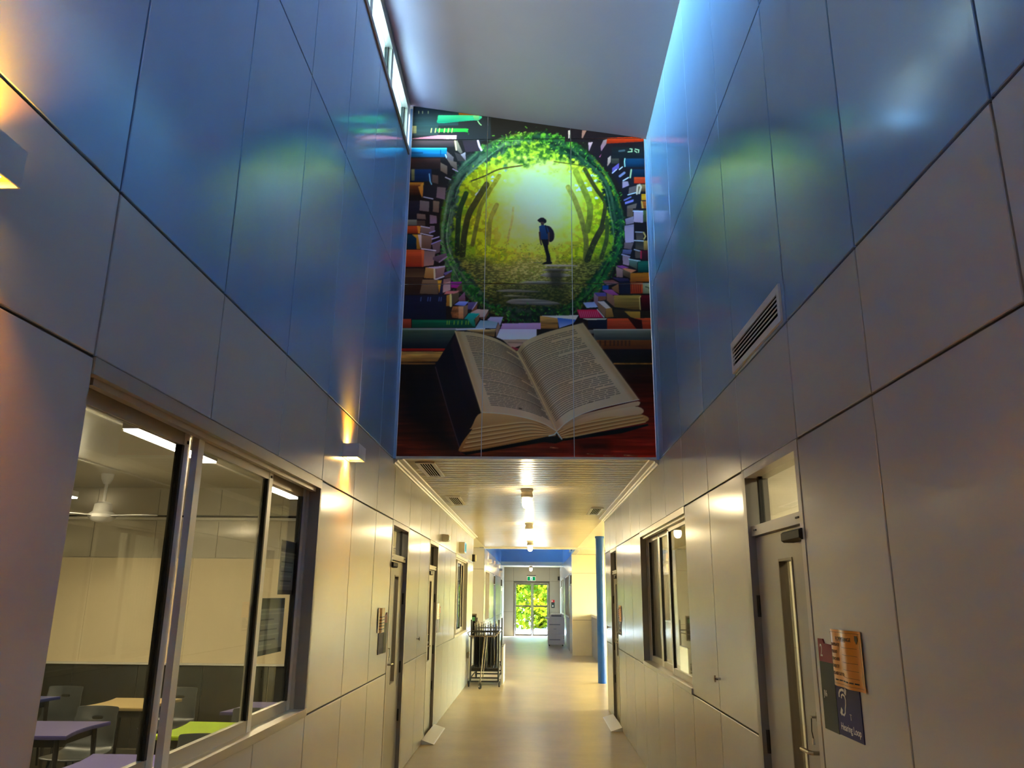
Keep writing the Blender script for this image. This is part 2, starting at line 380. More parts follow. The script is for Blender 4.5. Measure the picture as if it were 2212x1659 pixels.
    moss=np.clip((lu-.45)*5,0,1)[...,None]*np.clip((GY[...,None]-430)/80,0,1)
    bk=bk*(1-moss)+(col((18,66,22))*(1-lv)+col((70,150,38))*lv)*moss
    up=np.clip((345-GY)/40,0,1)[...,None]*np.clip((lu-.4)*5,0,1)[...,None]
    bk=bk*(1-up)+(col((10,52,18))*(1-lv)+col((88,140,40))*lv)*up
    bk=bk*np.clip(1.15-(GY-600)/130,.4,1)[...,None]
    cv[:]=cv*(1-band[...,None])+bk*band[...,None]
    for a0,a1,rad,w,c in [(2.5,3.6,.96,6,(118,142,92)),(2.7,3.4,.91,3,(150,168,120)),(3.3,4.2,.93,7,(70,92,64)),(3.5,4.3,.88,4,(128,150,112)),(3.7,4.5,.97,5,(40,62,44)),(5.2,6.2,.92,6,(60,84,60)),(5.5,6.4,.97,6,(14,60,40)),(5.7,6.5,.88,3,(112,134,96)),(.1,.9,.95,9,(24,92,34)),(.3,1.1,.9,6,(52,110,40)),(.2,.8,1.0,6,(10,34,22)),(2.0,2.7,.93,6,(28,84,30)),(2.2,2.9,.98,5,(52,84,50))]:
        t=np.linspace(a0,a1,16); wob=rad+.015*np.sin(t*9)
        stroke(np.stack([cx+rx*wob*np.cos(t),cy+ry*wob*np.sin(t)],-1),w*np.sin(np.linspace(.3,2.9,16)),c,a=.7,soft=2,grain=.3)
    for _ in range(800):     # leaf tufts on the ring
        t=rng.uniform(0,2*np.pi); k=rng.normal(.95,.05); x=cx+rx*k*np.cos(t); y=cy+ry*k*np.sin(t)
        if y<330: c=[(30,90,30),(92,150,40),(150,180,60),(16,56,22)][rng.randint(4)]
        elif x>cx or y>520: c=[(20,100,30),(40,140,40),(12,60,26),(90,160,40)][rng.randint(4)]
        else:
            if rng.rand()<.75: continue
            c=(40,120,40)
        stroke([(x,y),(x+rng.uniform(-4,4),y+rng.uniform(-4,4))],rng.uniform(1,2.6),c,a=.7)
    # --- books, top left
    frame(850,220,8.295)
    poly([(290,20),(1740,240),(1740,680),(1580,700),(1540,880),(1290,900),(1290,680),(290,690)],(30,32,38),(26,24,28))
    box(290,20,1160,420,(26,32,40),(32,50,56)); poly([(1160,150),(1740,240),(1640,250),(1170,240)],(150,90,20),(110,60,14))
    poly(curve([(800,240),(1530,245),(1520,330),(1440,330),(1200,350),(810,380),(790,300),(800,240)],40),(60,176,130),(14,110,92),grain=.2)
    poly([(1420,245),(1535,245),(1525,330),(1450,320)],(120,180,120),(60,130,90)); stroke([(1510,345),(1540,390),(1570,415)],1.6,(150,190,140))
    box(300,430,410,565,(150,130,86),(112,98,66)); box(300,410,800,600,(34,54,58),(40,48,50)); box(305,430,410,562,(150,130,86),(112,98,66))
    poly(curve([(790,480),(1290,475),(1330,520),(1335,600),(1300,540),(820,540),(790,480)],30),(40,140,50),(10,100,40))
    for x in (450,520,620): stroke([(x,165),(x,205)],1.2,(180,170,110))
    for x in (670,745,812,905,975,1042): stroke([(x+12,475),(x,545)],1.6,(200,200,110))
    poly([(300,660),(800,595),(1130,595),(1125,665)],(150,78,92),(206,128,146),d=(1,0)); box(290,690,1100,810,(72,50,54),(30,24,26))
    for x in (960,985,1070,1110): stroke([(x,620),(x-5,660)],1.5,(236,206,200))
    poly([(1100,700),(1140,690),(1235,900),(1200,930),(1130,860)],(130,108,92),(96,78,66)); stroke([(1100,700),(1125,860)],3,(222,170,130))
    poly([(1230,690),(1500,690),(1570,870),(1290,900)],(36,26,34),(48,30,38)); stroke([(1510,695),(1540,800),(1575,865)],4,(196,160,186),grain=.2)
    poly([(1200,940),(1285,900),(1295,1060)],(176,148,150),(120,90,96))
    box(270,825,950,990,(18,130,170),(4,70,104),g=.15); stroke([(275,828),(945,832)],1.4,(90,196,210)); stroke([(330,912),(515,912)],3.2,(10,60,92),a=.8); stroke([(842,865),(842,955)],2,(6,66,100)); stroke([(930,945),(950,1000)],2.4,(220,222,210))
    poly([(950,880),(1075,990),(1070,1110),(950,1020)],(124,98,94),(96,74,72)); poly([(1090,900),(1200,940),(1290,1060),(1150,1060)],(60,46,42))
    box(265,1010,840,1200,(66,30,20),(36,20,18)); poly([(840,1085),(960,1150),(960,1300),(840,1230)],(130,104,84),(104,80,64)); poly([(960,1030),(1130,1080),(1140,1230),(1030,1140)],(120,92,74),(90,68,58))
    stroke([(1060,1200),(1150,1245)],2,(190,150,170)); stroke([(930,1350),(1020,1390)],2.2,(190,170,176))
    box(255,1205,680,1425,(12,44,92),(6,24,58),g=.15); box(262,1205,292,1410,(140,130,74),(86,84,50)); box(318,1205,376,1410,(150,140,80),(90,88,54)); stroke([(640,1290),(655,1420),(680,1475)],2.4,(120,180,200))
    poly([(690,1300),(800,1320),(800,1470),(690,1440)],(96,72,58),(80,60,50)); box(250,1440,540,1660,(176,110,26),(110,48,14),g=.3); poly([(440,1510),(540,1440),(520,1660),(500,1660)],(224,150,44),(200,120,30))
    poly([(780,1520),(930,1545),(940,1660),(770,1660)],(110,86,74),(92,72,62))
    # --- books, left middle
    frame(850,400,7.541)
    box(225,0,440,160,(120,54,16),(40,18,10),g=.3); poly([(400,20),(480,0),(470,210),(440,150)],(214,140,40),(180,112,26)); poly([(480,0),(850,0),(850,230),(640,225),(480,190)],(28,18,22)); poly([(710,25),(850,40),(835,235),(695,200)],(110,88,78),(126,92,100)); stroke([(490,190),(640,222)],2,(200,190,200))
    box(225,250,420,560,(38,32,36),(20,18,26)); poly([(430,245),(580,265),(575,430),(420,410)],(124,104,94),(110,88,80)); poly([(645,250),(745,265),(735,445),(640,430)],(128,98,72),(104,76,58))
    poly([(380,460),(515,475),(525,555),(380,545)],(128,100,84),(104,80,66)); poly([(590,480),(700,500),(705,620),(590,625)],(122,92,92),(132,96,118))
    box(205,560,380,655,(124,124,100),(80,74,62)); box(380,575,515,660,(70,52,40)); box(205,660,430,785,(190,70,20),(120,36,12),g=.2); poly([(380,660),(440,670),(430,790),(400,780)],(224,130,30))
    poly([(440,665),(600,690),(610,790),(440,780)],(126,96,84),(104,80,70)); stroke([(445,668),(600,695)],2,(196,186,196)); poly([(590,660),(670,660),(670,760),(600,780)],(116,90,96)); stroke([(585,775),(670,745)],2.4,(150,136,190))
    stroke([(440,785),(640,825)],2,(216,200,206)); box(195,800,370,1040,(18,52,66),(8,26,40)); poly([(300,800),(400,800),(440,1040),(375,1040),(370,860)],(196,140,30),(140,90,16)); poly([(395,800),(455,800),(455,1040),(430,1000)],(206,190,186),(170,150,140))
    poly([(455,810),(640,830),(600,1040),(455,1030)],(140,104,76),(92,66,46)); stroke([(625,875),(740,840)],2.4,(186,166,196)); stroke([(625,955),(765,900)],3,(150,130,190)); poly([(625,960),(765,905),(750,1090),(660,1120)],(112,84,82),(96,70,70)); stroke([(455,1035),(685,1065)],2.4,(220,196,206))
    box(178,1050,490,1330,(208,84,30),(130,36,14),g=.15); poly([(455,1050),(500,1060),(490,1330),(460,1330)],(220,110,50),(170,66,24)); poly([(500,1065),(680,1080),(650,1300),(490,1320)],(128,100,88),(160,120,104)); poly([(640,1170),(860,1100),(865,1180),(740,1260),(640,1210)],(112,84,96),(84,60,62)); stroke([(745,1250),(865,1165)],3,(156,124,140))
    box(172,1350,500,1500,(60,40,24),(90,64,34)); poly([(520,1340),(680,1340),(660,1520),(495,1510)],(180,140,70),(150,104,40)); stroke([(665,1340),(670,1520)],4,(226,200,160)); poly([(520,1340),(840,1310),(840,1350),(690,1360)],(190,176,190)); poly([(690,1360),(840,1330),(810,1490),(680,1530)],(150,116,104),(116,86,76)); stroke([(680,1535),(820,1485)],2.6,(206,210,230)); poly([(810,1430),(950,1380),(955,1400),(840,1470)],(120,110,170),(90,70,120)); poly([(840,1470),(945,1420),(930,1500),(830,1510)],(90,56,40))
    # --- lower left stack
    frame(850,600,6.637)
    box(140,0,420,240,(56,38,24),(40,28,20)); poly([(415,25),(640,25),(640,235),(375,225)],(124,98,66),(90,70,46)); poly([(630,35),(690,35),(690,180),(650,215)],(214,160,36),(180,120,20)); poly([(690,30),(720,30),(700,240),(650,240)],(20,22,50)); poly([(715,20),(820,0),(815,180),(705,215)],(140,96,84),(176,130,120))
    for k in range(7): stroke([(715,90+k*18),(815,55+k*18)],1,(226,190,180))
    poly([(820,55),(985,55),(910,145),(825,140)],(140,50,140),(176,30,120)); poly([(905,145),(980,90),(985,190),(900,210)],(96,60,44)); poly([(720,235),(760,190),(940,185),(900,225)],(216,120,112)); poly([(930,290),(1020,200),(1030,330),(935,330)],(140,90,130),(110,66,70))
    box(130,250,750,600,(22,24,46),(14,16,30)); 
    for x in (395,495,530,655,685): stroke([(x,280),(x-6,330)],2.4,(70,90,140),a=.8)
    poly([(760,250),(830,235),(830,400),(755,405)],(180,130,40),(150,90,20)); stroke([(818,245),(820,400)],5,(206,196,120)); poly([(830,235),(940,205),(930,320),(850,390)],(96,76,50),(70,54,34)); poly([(870,385),(940,335),(1075,340),(1020,405)],(140,150,210),(90,110,190)); poly([(1065,350),(1195,345),(1130,455),(1065,450)],(96,84,130),(74,62,104)); stroke([(1195,350),(1130,455)],2.4,(180,160,190)); poly([(1130,455),(1200,370),(1190,460),(1100,510)],(120,74,40))
    poly([(850,410),(1000,405),(1000,590),(840,570),(820,500)],(150,92,40),(110,60,24),grain=.5,n=NF); box(930,405,1000,585,(220,160,110),(180,110,60)); poly([(1000,400),(1065,390),(1060,510),(1000,590)],(130,100,72),(100,72,50)); poly([(1100,500),(1200,450),(1365,455),(1310,560),(1180,565)],(196,170,150),(170,140,130)); poly([(1230,570),(1310,565),(1365,470),(1360,520),(1300,605)],(110,66,40))
    poly([(1010,590),(1080,505),(1235,510),(1150,600)],(10,170,150),(40,130,120)); poly([(1165,690),(1150,600),(1235,520),(1225,600)],(130,96,60),(90,60,40)); box(265,600,1170,715,(8,92,56),(6,60,40),g=.3); poly([(1060,595),(1150,600),(1180,705),(1130,690)],(40,150,110),(10,90,70))
    for x in (770,800,870,925,980,1040,1075): stroke([(x,620),(x-4,665)],2,(120,170,40),a=.9)
    box(115,590,250,720,(170,64,30),(110,36,18)); stroke([(110,738),(900,738)],5,(110,134,110),c2=(150,140,150)); stroke([(900,738),(1300,730)],4,(206,200,200))
    poly([(1170,720),(1240,610),(1505,615),(1465,725)],(120,150,160),(150,166,180)); poly([(1340,605),(1385,560),(1570,560),(1525,690),(1500,640)],(170,160,190),(150,130,160)); poly([(1030,745),(1465,735),(1445,840),(1300,820)],(190,150,90),(120,76,30),grain=.6); poly([(1465,735),(1500,650),(1530,700),(1470,850)],(150,110,90))
    box(110,745,900,1010,(66,84,62),(14,18,30),g=.1); poly([(1560,660),(2050,645),(2050,735),(1530,735)],(196,140,180),(170,120,166)); poly([(1840,700),(1900,680),(1960,730),(1850,725)],(220,190,210)); poly([(1475,850),(1525,735),(2050,735),(2050,880),(1560,885)],(206,190,206),(224,206,220)); poly([(1560,885),(2000,880),(1850,960),(1700,1010)],(170,140,110),(200,150,130)); stroke([(1645,925),(1850,930)],3,(130,100,80),a=.7); stroke([(1700,1005),(1790,1030)],5,(150,30,50))
    box(95,1015,755,1050,(176,30,14),(140,20,10)); poly([(95,1055),(750,1060),(700,1110),(705,1195),(95,1215)],(196,140,66),(150,90,26),grain=.5); box(90,1215,600,1320,(150,96,40),(96,54,24),g=.5); poly([(330,1245),(420,1240),(380,1300),(270,1305)],(190,130,60)); stroke([(530,1250),(600,1250)],2,(210,210,220))
    # --- right stack
    frame(1220,270,8.295)
    poly([(0,30),(1450,240),(1450,1660),(1110,1660),(1000,1100),(850,860),(430,470),(430,300),(0,300)],(24,14,20),(18,14,26))
    poly([(60,100),(90,90),(85,230),(65,240)],(206,170,170)); poly([(310,95),(390,95),(320,235),(300,230)],(140,96,90)); poly([(420,310),(500,305),(430,470)],(176,136,150),(150,110,130)); poly([(690,270),(760,250),(740,340),(650,470),(640,380)],(116,94,100),(140,90,120)); poly([(660,510),(630,575),(610,575)],(170,80,120))
    poly([(760,230),(1200,215),(1450,240),(1450,290),(780,330),(740,330)],(190,50,10),(120,24,8))
    box(840,390,1450,590,(20,22,26),(16,18,26)); stroke([(975,465),(1065,455)],4,(70,84,96),a=.8)
    for q in [[(1130,480),(1205,475)],[(1165,425),(1205,430),(1195,475)],[(1250,460),(1290,490)],[(1260,430),(1325,445),(1320,490)]]: stroke(q,1.8,(170,190,150))
    poly([(770,590),(825,545),(820,660),(760,740)],(176,140,130),(150,110,100)); box(830,600,970,690,(66,60,50),(40,36,34)); poly([(850,770),(970,680),(970,770),(850,860)],(100,76,150),(84,62,130)); stroke([(850,860),(925,795)],2,(196,190,220)); stroke([(975,795),(1030,750)],2,(210,210,220))
    box(1075,598,1460,750,(10,52,84),(4,26,50),g=.15); stroke([(1075,600),(1068,650),(1075,740)],2.2,(150,190,180)); stroke([(985,915),(1065,855)],5,(120,116,150)); box(1170,795,1465,930,(8,36,62),(4,18,36)); stroke([(1190,800),(1170,940)],3,(170,180,130)); stroke([(1045,995),(1140,940)],2.4,(200,200,210))
    box(1240,930,1470,1045,(214,66,20),(160,30,12),g=.15); poly([(1030,1010),(1130,1010),(1150,1080),(1030,1130)],(150,120,130),(160,120,150)); box(1290,1065,1475,1190,(150,108,66),(80,50,30)); stroke([(1290,1230),(1300,1090),(1340,1070),(1365,1110),(1330,1220)],4,(214,170,140)); poly([(1150,1120),(1290,1080),(1270,1210),(1140,1240)],(96,76,74)); stroke([(1130,1250),(1270,1210)],2,(206,206,216))
    box(1370,1235,1480,1345,(214,140,20),(160,96,14),g=.4); box(1370,1365,1490,1520,(200,96,24),(130,60,20),g=.3); stroke([(1375,1370),(1400,1510)],3,(220,150,60)); poly([(1075,1380),(1230,1330),(1230,1370),(1080,1420)],(130,116,180)); stroke([(1065,1345),(1180,1290)],3,(110,104,160)); poly([(1115,1450),(1290,1400),(1240,1640),(1115,1660)],(110,84,70),(96,76,70)); stroke([(1220,1545),(1380,1520)],2.6,(210,206,216)); poly([(1240,1560),(1400,1550),(1395,1660),(1230,1660)],(176,150,170),(186,160,176)); box(1400,1530,1495,1660,(96,110,66),(60,74,46))
    frame(1220,450,6.143)
    poly([(830,0),(1110,0),(1140,850),(960,830),(760,740),(800,200)],(26,16,20))
    box(825,0,905,110,(96,70,54)); poly([(800,140),(910,105),(915,195),(810,215)],(150,124,140),(130,100,110)); poly([(915,25),(1040,30),(1035,190),(915,180)],(186,156,176),(170,130,150)); stroke([(905,35),(1035,40)],2,(200,196,210)); box(1040,25,1110,180,(84,96,56),(56,60,36)); poly([(790,230),(915,210),(915,250),(795,250)],(150,120,140)); poly([(790,250),(915,245),(915,450),(800,455)],(166,130,146),(186,150,166)); poly([(790,450),(910,460),(880,545),(785,530)],(130,96,92),(110,80,76)); poly([(940,310),(1040,310),(1040,410),(950,420)],(60,42,40),(90,70,60)); stroke([(935,312),(1030,315)],1.6,(200,186,190)); stroke([(1045,320),(1070,370),(1050,405)],3,(206,166,90)); stroke([(920,425),(1045,432)],2.2,(216,206,206)); poly([(935,440),(1045,440),(1045,545),(935,540)],(50,40,34),(80,62,48)); box(1045,430,1095,550,(190,146,70),(130,90,40)); stroke([(920,545),(1010,570)],2,(206,196,206)); poly([(930,560),(1010,570),(1000,660),(935,660)],(84,66,56)); box(1005,560,1120,680,(80,14,24),(40,10,16)); stroke([(1010,570),(1010,660)],3,(190,30,60)); poly([(770,545),(890,550),(870,610),(760,600)],(100,96,130),(70,66,100)); stroke([(755,610),(860,640)],2.4,(176,160,190)); poly([(765,620),(860,640),(850,760),(770,740)],(150,116,120),(170,130,140))
    poly([(850,675),(1000,690),(960,720),(960,810),(860,760)],(96,130,120),(60,60,40)); stroke([(850,672),(1000,700)],2,(190,220,220)); box(970,700,1135,845,(30,100,76),(6,56,48),g=.2); poly([(675,760),(760,755),(850,785),(760,800)],(150,60,130)); poly([(680,775),(770,810),(770,915),(685,910)],(176,130,120),(150,100,90)); poly([(760,800),(800,790),(950,820),(870,860)],(216,120,80)); poly([(770,810),(870,850),(870,930),(775,890)],(130,96,66),(60,44,30)); poly([(870,860),(1140,850),(1140,970),(865,975)],(196,110,16),(150,70,12),grain=.15)
    poly([(620,915),(840,930),(860,965),(720,970)],(60,50,86),(40,34,66)); poly([(720,970),(865,965),(870,1130),(720,1135)],(22,22,44)); poly([(490,960),(640,950),(720,990),(560,1020)],(130,66,50),(160,120,140)); box(500,1020,580,1080,(20,70,140)); box(870,985,1035,1130,(220,84,30),(180,50,20),g=.3); box(1035,990,1150,1130,(176,166,120),(120,110,76)); 
    for k in range(6): stroke([(885+k*24,1010),(880+k*24,1110)],2,(110,30,16))
    stroke([(1070,1040),(1110,1050),(1140,1090)],2,(60,60,40)); poly([(620,1050),(710,1000),(720,1130),(640,1090)],(150,100,60),(110,66,36)); poly([(490,1085),(620,1075),(720,1150),(600,1150)],(176,90,150),(150,60,120)); poly([(555,1120),(650,1160),(660,1310),(555,1220)],(150,104,76),(120,80,60)); poly([(650,1155),(1030,1150),(1000,1180),(1000,1350),(660,1310)],(160,126,50),(96,66,24),grain=.25); stroke([(1030,1155),(990,1180),(1000,1345)],2,(220,180,100)); box(1010,1150,1160,1360,(96,14,26),(30,8,12))
    poly([(385,1115),(540,1115),(550,1165),(440,1165)],(90,74,140)); poly([(385,1120),(440,1170),(440,1300),(385,1240)],(150,116,130),(120,84,90)); poly([(440,1165),(550,1165),(545,1210),(445,1230)],(120,76,50)); poly([(240,1250),(390,1240),(440,1310),(290,1320)],(140,150,190),(170,180,206)); poly([(430,1235),(520,1230),(610,1320),(545,1330)],(206,186,176)); poly([(435,1245),(545,1330),(530,1440),(440,1330)],(130,90,60)); poly([(545,1330),(620,1320),(650,1440),(535,1450)],(170,120,50),(120,80,26)); poly([(160,1345),(430,1340),(510,1450),(200,1455)],(206,20,60),(176,20,60))
    for k in range(10): stroke([(190+k*26,1365),(215+k*26,1440)],1,(236,120,150),a=.8)
    stroke([(430,1340),(520,1445)],2,(220,200,190)); box(1000,1360,1165,1460,(40,30,22)); box(650,1340,1000,1450,(52,36,22),(40,28,20)); poly([(790,1365),(1000,1370),(1000,1480),(870,1440)],(190,140,46),(150,100,30)); poly([(305,1465),(560,1460),(560,1600),(310,1590)],(20,26,44),(12,14,30)); poly([(230,1460),(560,1460),(540,1475),(300,1480)],(206,196,166)); poly([(560,1460),(1165,1455),(1170,1600),(560,1605)],(200,70,26),(150,40,18),grain=.15); poly([(830,1450),(930,1460),(1020,1480),(1040,1659),(940,1590)],(50,14,14)); poly([(310,1610),(1165,1605),(1170,1660),(330,1660)],(124,124,110),(80,80,76))
    frame(830,580,3.626)
    box(1640,480,2110,560,(110,116,100),(50,56,56)); stroke([(1640,478),(2100,476)],2,(180,180,160)); box(1660,560,2110,630,(120,66,26),(90,44,20),g=.2)
    for x in (1690,1730,1770,1800,1830,1860,1890,1920): stroke([(x,570),(x,600)],4,(60,34,20),a=.8)
    box(1730,630,2115,740,(20,18,28),(14,12,16)); stroke([(1800,745),(2110,745)],3.2,(150,100,40),grain=.4); box(1800,755,2120,790,(70,44,18),(30,18,10))
    box(1220,370,1360,470,(190,140,70),(130,80,30),g=.5); poly([(1225,370),(1520,365),(1500,400),(1360,390)],(206,190,180)); poly([(1355,385),(1500,400),(1480,430),(1370,465)],(40,84,170),(150,160,200)); poly([(920,430),(1225,425),(1225,475),(925,475)],(200,150,190),(180,130,170))
    # --- desk top
    d0=noise(90,5,41,4); dsl=(slice(int((787-OY)*S),Hc),slice(0,Wc))
    dx=np.clip((GX[dsl]-850)/580,0,1); dy=np.clip((GY[dsl]-787)/205,0,1)
    base=np.stack([24+118*dy*(.35+.75*np.abs(dx-.35))+40*dx*dy, 13+22*dy, 11+8*dy],-1)*(0.55+.9*d0[dsl][...,None])
    base+=np.clip(d0[dsl]-.6,0,1)[...,None]*col((120,50,30))*dy[...,None]
    cv[dsl]=np.clip(base,0,255)
    frame(830,580,3.626)
    poly([(120,780),(410,790),(600,1440),(620,1470),(420,1420),(130,1180)],(12,10,12),a=.85,soft=26)
    for x,y,l in [(1590,1450,60),(1720,1465,90),(1880,1462,100),(1300,1400,60)]: stroke([(x,y),(x+l,y+6)],2.4,(190,120,80),c2=(120,60,36),grain=.5)
    poly([(1500,1360),(1740,1370),(1760,1420),(1560,1430)],(30,14,12),soft=14,a=.8)
    # --- the open book
    poly([(395,760),(480,620),(560,490),(600,560),(760,1130),(700,1260),(600,1440)],(16,14,20),(24,14,20)); poly([(520,600),(560,490),(750,1120),(700,1250)],(34,20,26),(20,12,16)); stroke([(400,770),(500,1120),(600,1440)],2,(64,50,54))
    poly([(600,1440),(700,1420),(1290,1310),(1350,1290),(1400,1330),(2065,1215),(2070,1230),(1860,1290),(1400,1350),(1340,1370),(1250,1360),(640,1460)],(10,20,24),(6,10,14))
    poly(curve([(690,1255),(1000,1190),(1250,1230),(1345,1270),(1290,1310),(900,1390),(610,1435),(600,1380),(690,1255)],48),(190,146,84),(150,100,46))
    for k in range(15):
        t=k/14.; y0=1255+t*170; stroke(curve([(690-t*80,y0),(900,1225+t*150),(1150,1205+t*120),(1340,1272+t*36)],16),1.3 if k%3 else 2.2,[(224,190,130),(110,66,30),(196,150,86)][k%3],a=.85)
    poly(curve([(1350,1270),(1450,1190),(1700,1150),(2000,1140),(2050,1200),(1700,1270),(1400,1330),(1350,1270)],48),(196,150,90),(150,96,40))
    for k in range(13):
        t=k/12.; stroke(curve([(1352+t*48,1272+t*50),(1500,1200+t*110),(1750,1150+t*110),(2000+t*45,1110+t*92)],16),1.2 if k%3 else 2,[(222,190,130),(110,66,30),(190,140,80)][k%3],a=.85)
    poly(curve([(680,1245),(760,1130),(1000,1140),(1230,1200),(1345,1270),(1200,1210),(950,1200),(690,1255),(680,1245)],40),(200,158,96),(170,120,66))
    poly(curve([(1380,1250),(1500,1160),(1800,1080),(1985,1040),(1995,1070),(1960,1080),(1600,1160),(1400,1260),(1380,1250)],40),(206,180,140),(170,130,86))
    poly(curve([(1400,1240),(1600,1150),(1960,1080),(2010,1140),(1700,1170),(1430,1250),(1400,1240)],30),(206,184,146),(190,146,90))
    LT=curve([(555,490),(700,500),(850,540),(950,590),(1040,650)],24); LB=curve([(760,1125),(950,1140),(1130,1175),(1250,1215),(1345,1270)],24)
    poly(np.vstack([LT,LB[::-1]]),(186,156,106),(206,184,150),grain=.05,n=NB)
    RT=curve([(1040,650),(1080,590),(1150,545),(1300,490),(1555,425)],24); RB=curve([(1350,1275),(1420,1210),(1520,1150),(1700,1090),(1995,1025)],24)
    poly(np.vstack([RT,RB[::-1]]),(182,152,102),(208,190,160),grain=.05,n=NB)
    poly([(555,490),(590,492),(800,1128),(760,1125)],(170,128,76),(206,170,120),a=.7,soft=3); poly([(1040,650),(1080,600),(1400,1230),(1350,1275)],(150,108,60),(190,150,100),a=.75,soft=6); poly([(1555,425),(1520,440),(1950,1035),(1995,1025)],(170,130,80),a=.55,soft=4); poly([(930,580),(1040,650),(1345,1270),(1220,1200)],(140,108,66),a=.38,soft=16)
    def line_pts(A,B,u,v0,v1):
        n=len(A)-1; v=np.linspace(v0,v1,8); idx=v*n; i=np.clip(idx.astype(int),0,n-1); f=(idx-i)[:,None]
        a=A[i]*(1-f)+A[i+1]*f; b=B[i]*(1-f)+B[i+1]*f
        return a*(1-u)+b*u
    for A,B,m0,m1,u0,u1 in ((LT,LB,.13,.955,.055,.90),(RT,RB,.09,.92,.055,.905)):
        nl=40
        for k in range(nl):
            u=u0+(u1-u0)*k/(nl-1.)
            if k in (9,18,25,32): u+=.004
            v=m0+(.03*rng.rand() if k in (4,12,20,27,34) else 0); end=m1-(rng.rand()*.35 if k in (3,11,19,26,33,39) else .0)
            while v<end-.01:
                w=rng.uniform(.025,.10); q=line_pts(A,B,u,v,min(v+w,end)); stroke(q,1.35,(64,50,40),a=.86,soft=.7); v+=w+.012
    stroke([(1055,1095),(1075,1097)],1.6,(70,54,40)); stroke([(1605,1046),(1628,1044)],1.8,(70,54,40))
    stroke(np.array([(1040,650),(1140,830),(1250,1060),(1348,1272)]),1.6,(222,184,120)); stroke(LB,1.3,(232,216,190)); stroke(RB,1.3,(232,220,198)); stroke([(555,490),(660,800),(760,1125)],1.6,(222,182,120))
    stroke([(1290,1310),(1330,1300),(1350,1280),(1390,1335)],2.4,(190,214,200)); stroke([(1420,1325),(2040,1200)],1.2,(220,180,110))
    # --- traveller with hat and pack
    frame(830,200,3.626)
    poly(curve([(1196,1000),(1215,985),(1240,980),(1262,990),(1270,1005),(1262,1022),(1240,1020),(1215,1016),(1196,1000)],30),(20,14,20)); poly(curve([(1212,992),(1222,980),(1248,980),(1258,995),(1212,992)],20),(28,16,20)); poly([(1222,1012),(1252,1014),(1250,1042),(1230,1044)],(84,54,46),(60,40,36))
    poly([(1212,1046),(1235,1036),(1268,1040),(1290,1070),(1294,1100),(1284,1150),(1222,1150),(1216,1100)],(26,60,104),(20,44,84)); poly(curve([(1268,1040),(1300,1050),(1328,1090),(1330,1140),(1312,1166),(1292,1164),(1290,1090),(1268,1040)],30),(30,22,34),(24,18,28)); stroke([(1262,1040),(1276,1100)],2.6,(20,18,30))
    stroke([(1216,1095),(1220,1150),(1230,1190)],[4,3,3],(60,40,36)); stroke([(1288,1100),(1288,1150),(1282,1188)],[4,3.4,3],(90,58,44))
    poly([(1226,1148),(1284,1148),(1282,1220),(1300,1280),(1306,1335),(1268,1340),(1268,1280),(1250,1210)],(16,16,26),(14,12,20)); poly(curve([(1235,1340),(1268,1322),(1308,1322),(1312,1338),(1290,1344),(1235,1345),(1235,1340)],20),(14,12,18)); stroke([(1170,1330),(1235,1332)],1.6,(120,110,70))
    out=cv.reshape(HH,S,WW,S,3).mean((1,3))
    return np.clip(out,0,255),OX,OY
# ================================================================ setting: floor, walls with panels, ceilings
XL, XR = -1.324, 1.163
ZA, ZB, ZC, ZD = 1.018, 2.383, 2.935, 4.675      # panel joint levels
YM = 7.23                                        # plane of the mural wall
LY = [-2.165, -1.29, -.415, .46, 1.335, 2.21, 3.085, 3.96, 4.82, 5.70, 6.57, 7.37, 8.36, 9.23, 10.09, 11.02, 11.86, 12.69, 13.52, 14.33, 15.14, 15.93, 16.64, 17.35]
RY = [-2.165, -1.74, -.865, .01, .885, 1.765, 2.64, 3.43, 4.38, 5.25, 6.12, 6.98, 7.84, 8.73, 9.58, 10.44, 11.29, 12.19, 13.07]
OPEN_L = [(2.21, 4.82, ZA, ZB), (7.37, 8.36, 0, ZB), (10.09, 11.02, 0, ZB), (13.52, 15.93, ZA, ZB)]
OPEN_R = [(3.43, 4.38, 0, ZB), (6.12, 8.73, ZA, ZB), (11.29, 12.19, 0, ZB)]
def DX(side, d): return XL - d if side == 'L' else XR + d
_pm = {}
def panel(side, xf, y0, y1, z0, z1, mat, parent, gap=.005, t=.012, name='wall_panel', z1b=None):
    y0 += gap; y1 -= gap; z0 += gap; z1 -= gap
    key = (side, round(y1-y0, 3), round(z1-z0, 3), mat.name)
    if key not in _pm:
        s = 1 if side == 'L' else -1; w_, h = y1-y0, z1-z0; c = .0025
        V = [(-t*s, 0, 0), (-t*s, w_, 0), (-t*s, w_, h), (-t*s, 0, h), (-c*s, 0, 0), (-c*s, w_, 0), (-c*s, w_, h), (-c*s, 0, h), (0, c, c), (0, w_-c, c), (0, w_-c, h-c), (0, c, h-c)]
        F = [(0, 1, 2, 3)]+[(a, (a+1) % 4, (a+1) % 4+4, a+4) for a in range(4)]+[(a+4, (a+1) % 4+4, (a+1) % 4+8, a+8) for a in range(4)]+[(8, 9, 10, 11)]
        m = MB(); m.v = V; m.f = F; me = m.mesh(name); me.materials.append(mat); _pm[key] = me
    o = bpy.data.objects.new(name, _pm[key]); COL.objects.link(o); o.parent = parent; o.location = (xf, y0, z0); return o
def inside(ops, y, z): return any(a < y < b and c < z < d for a, b, c, d in ops)
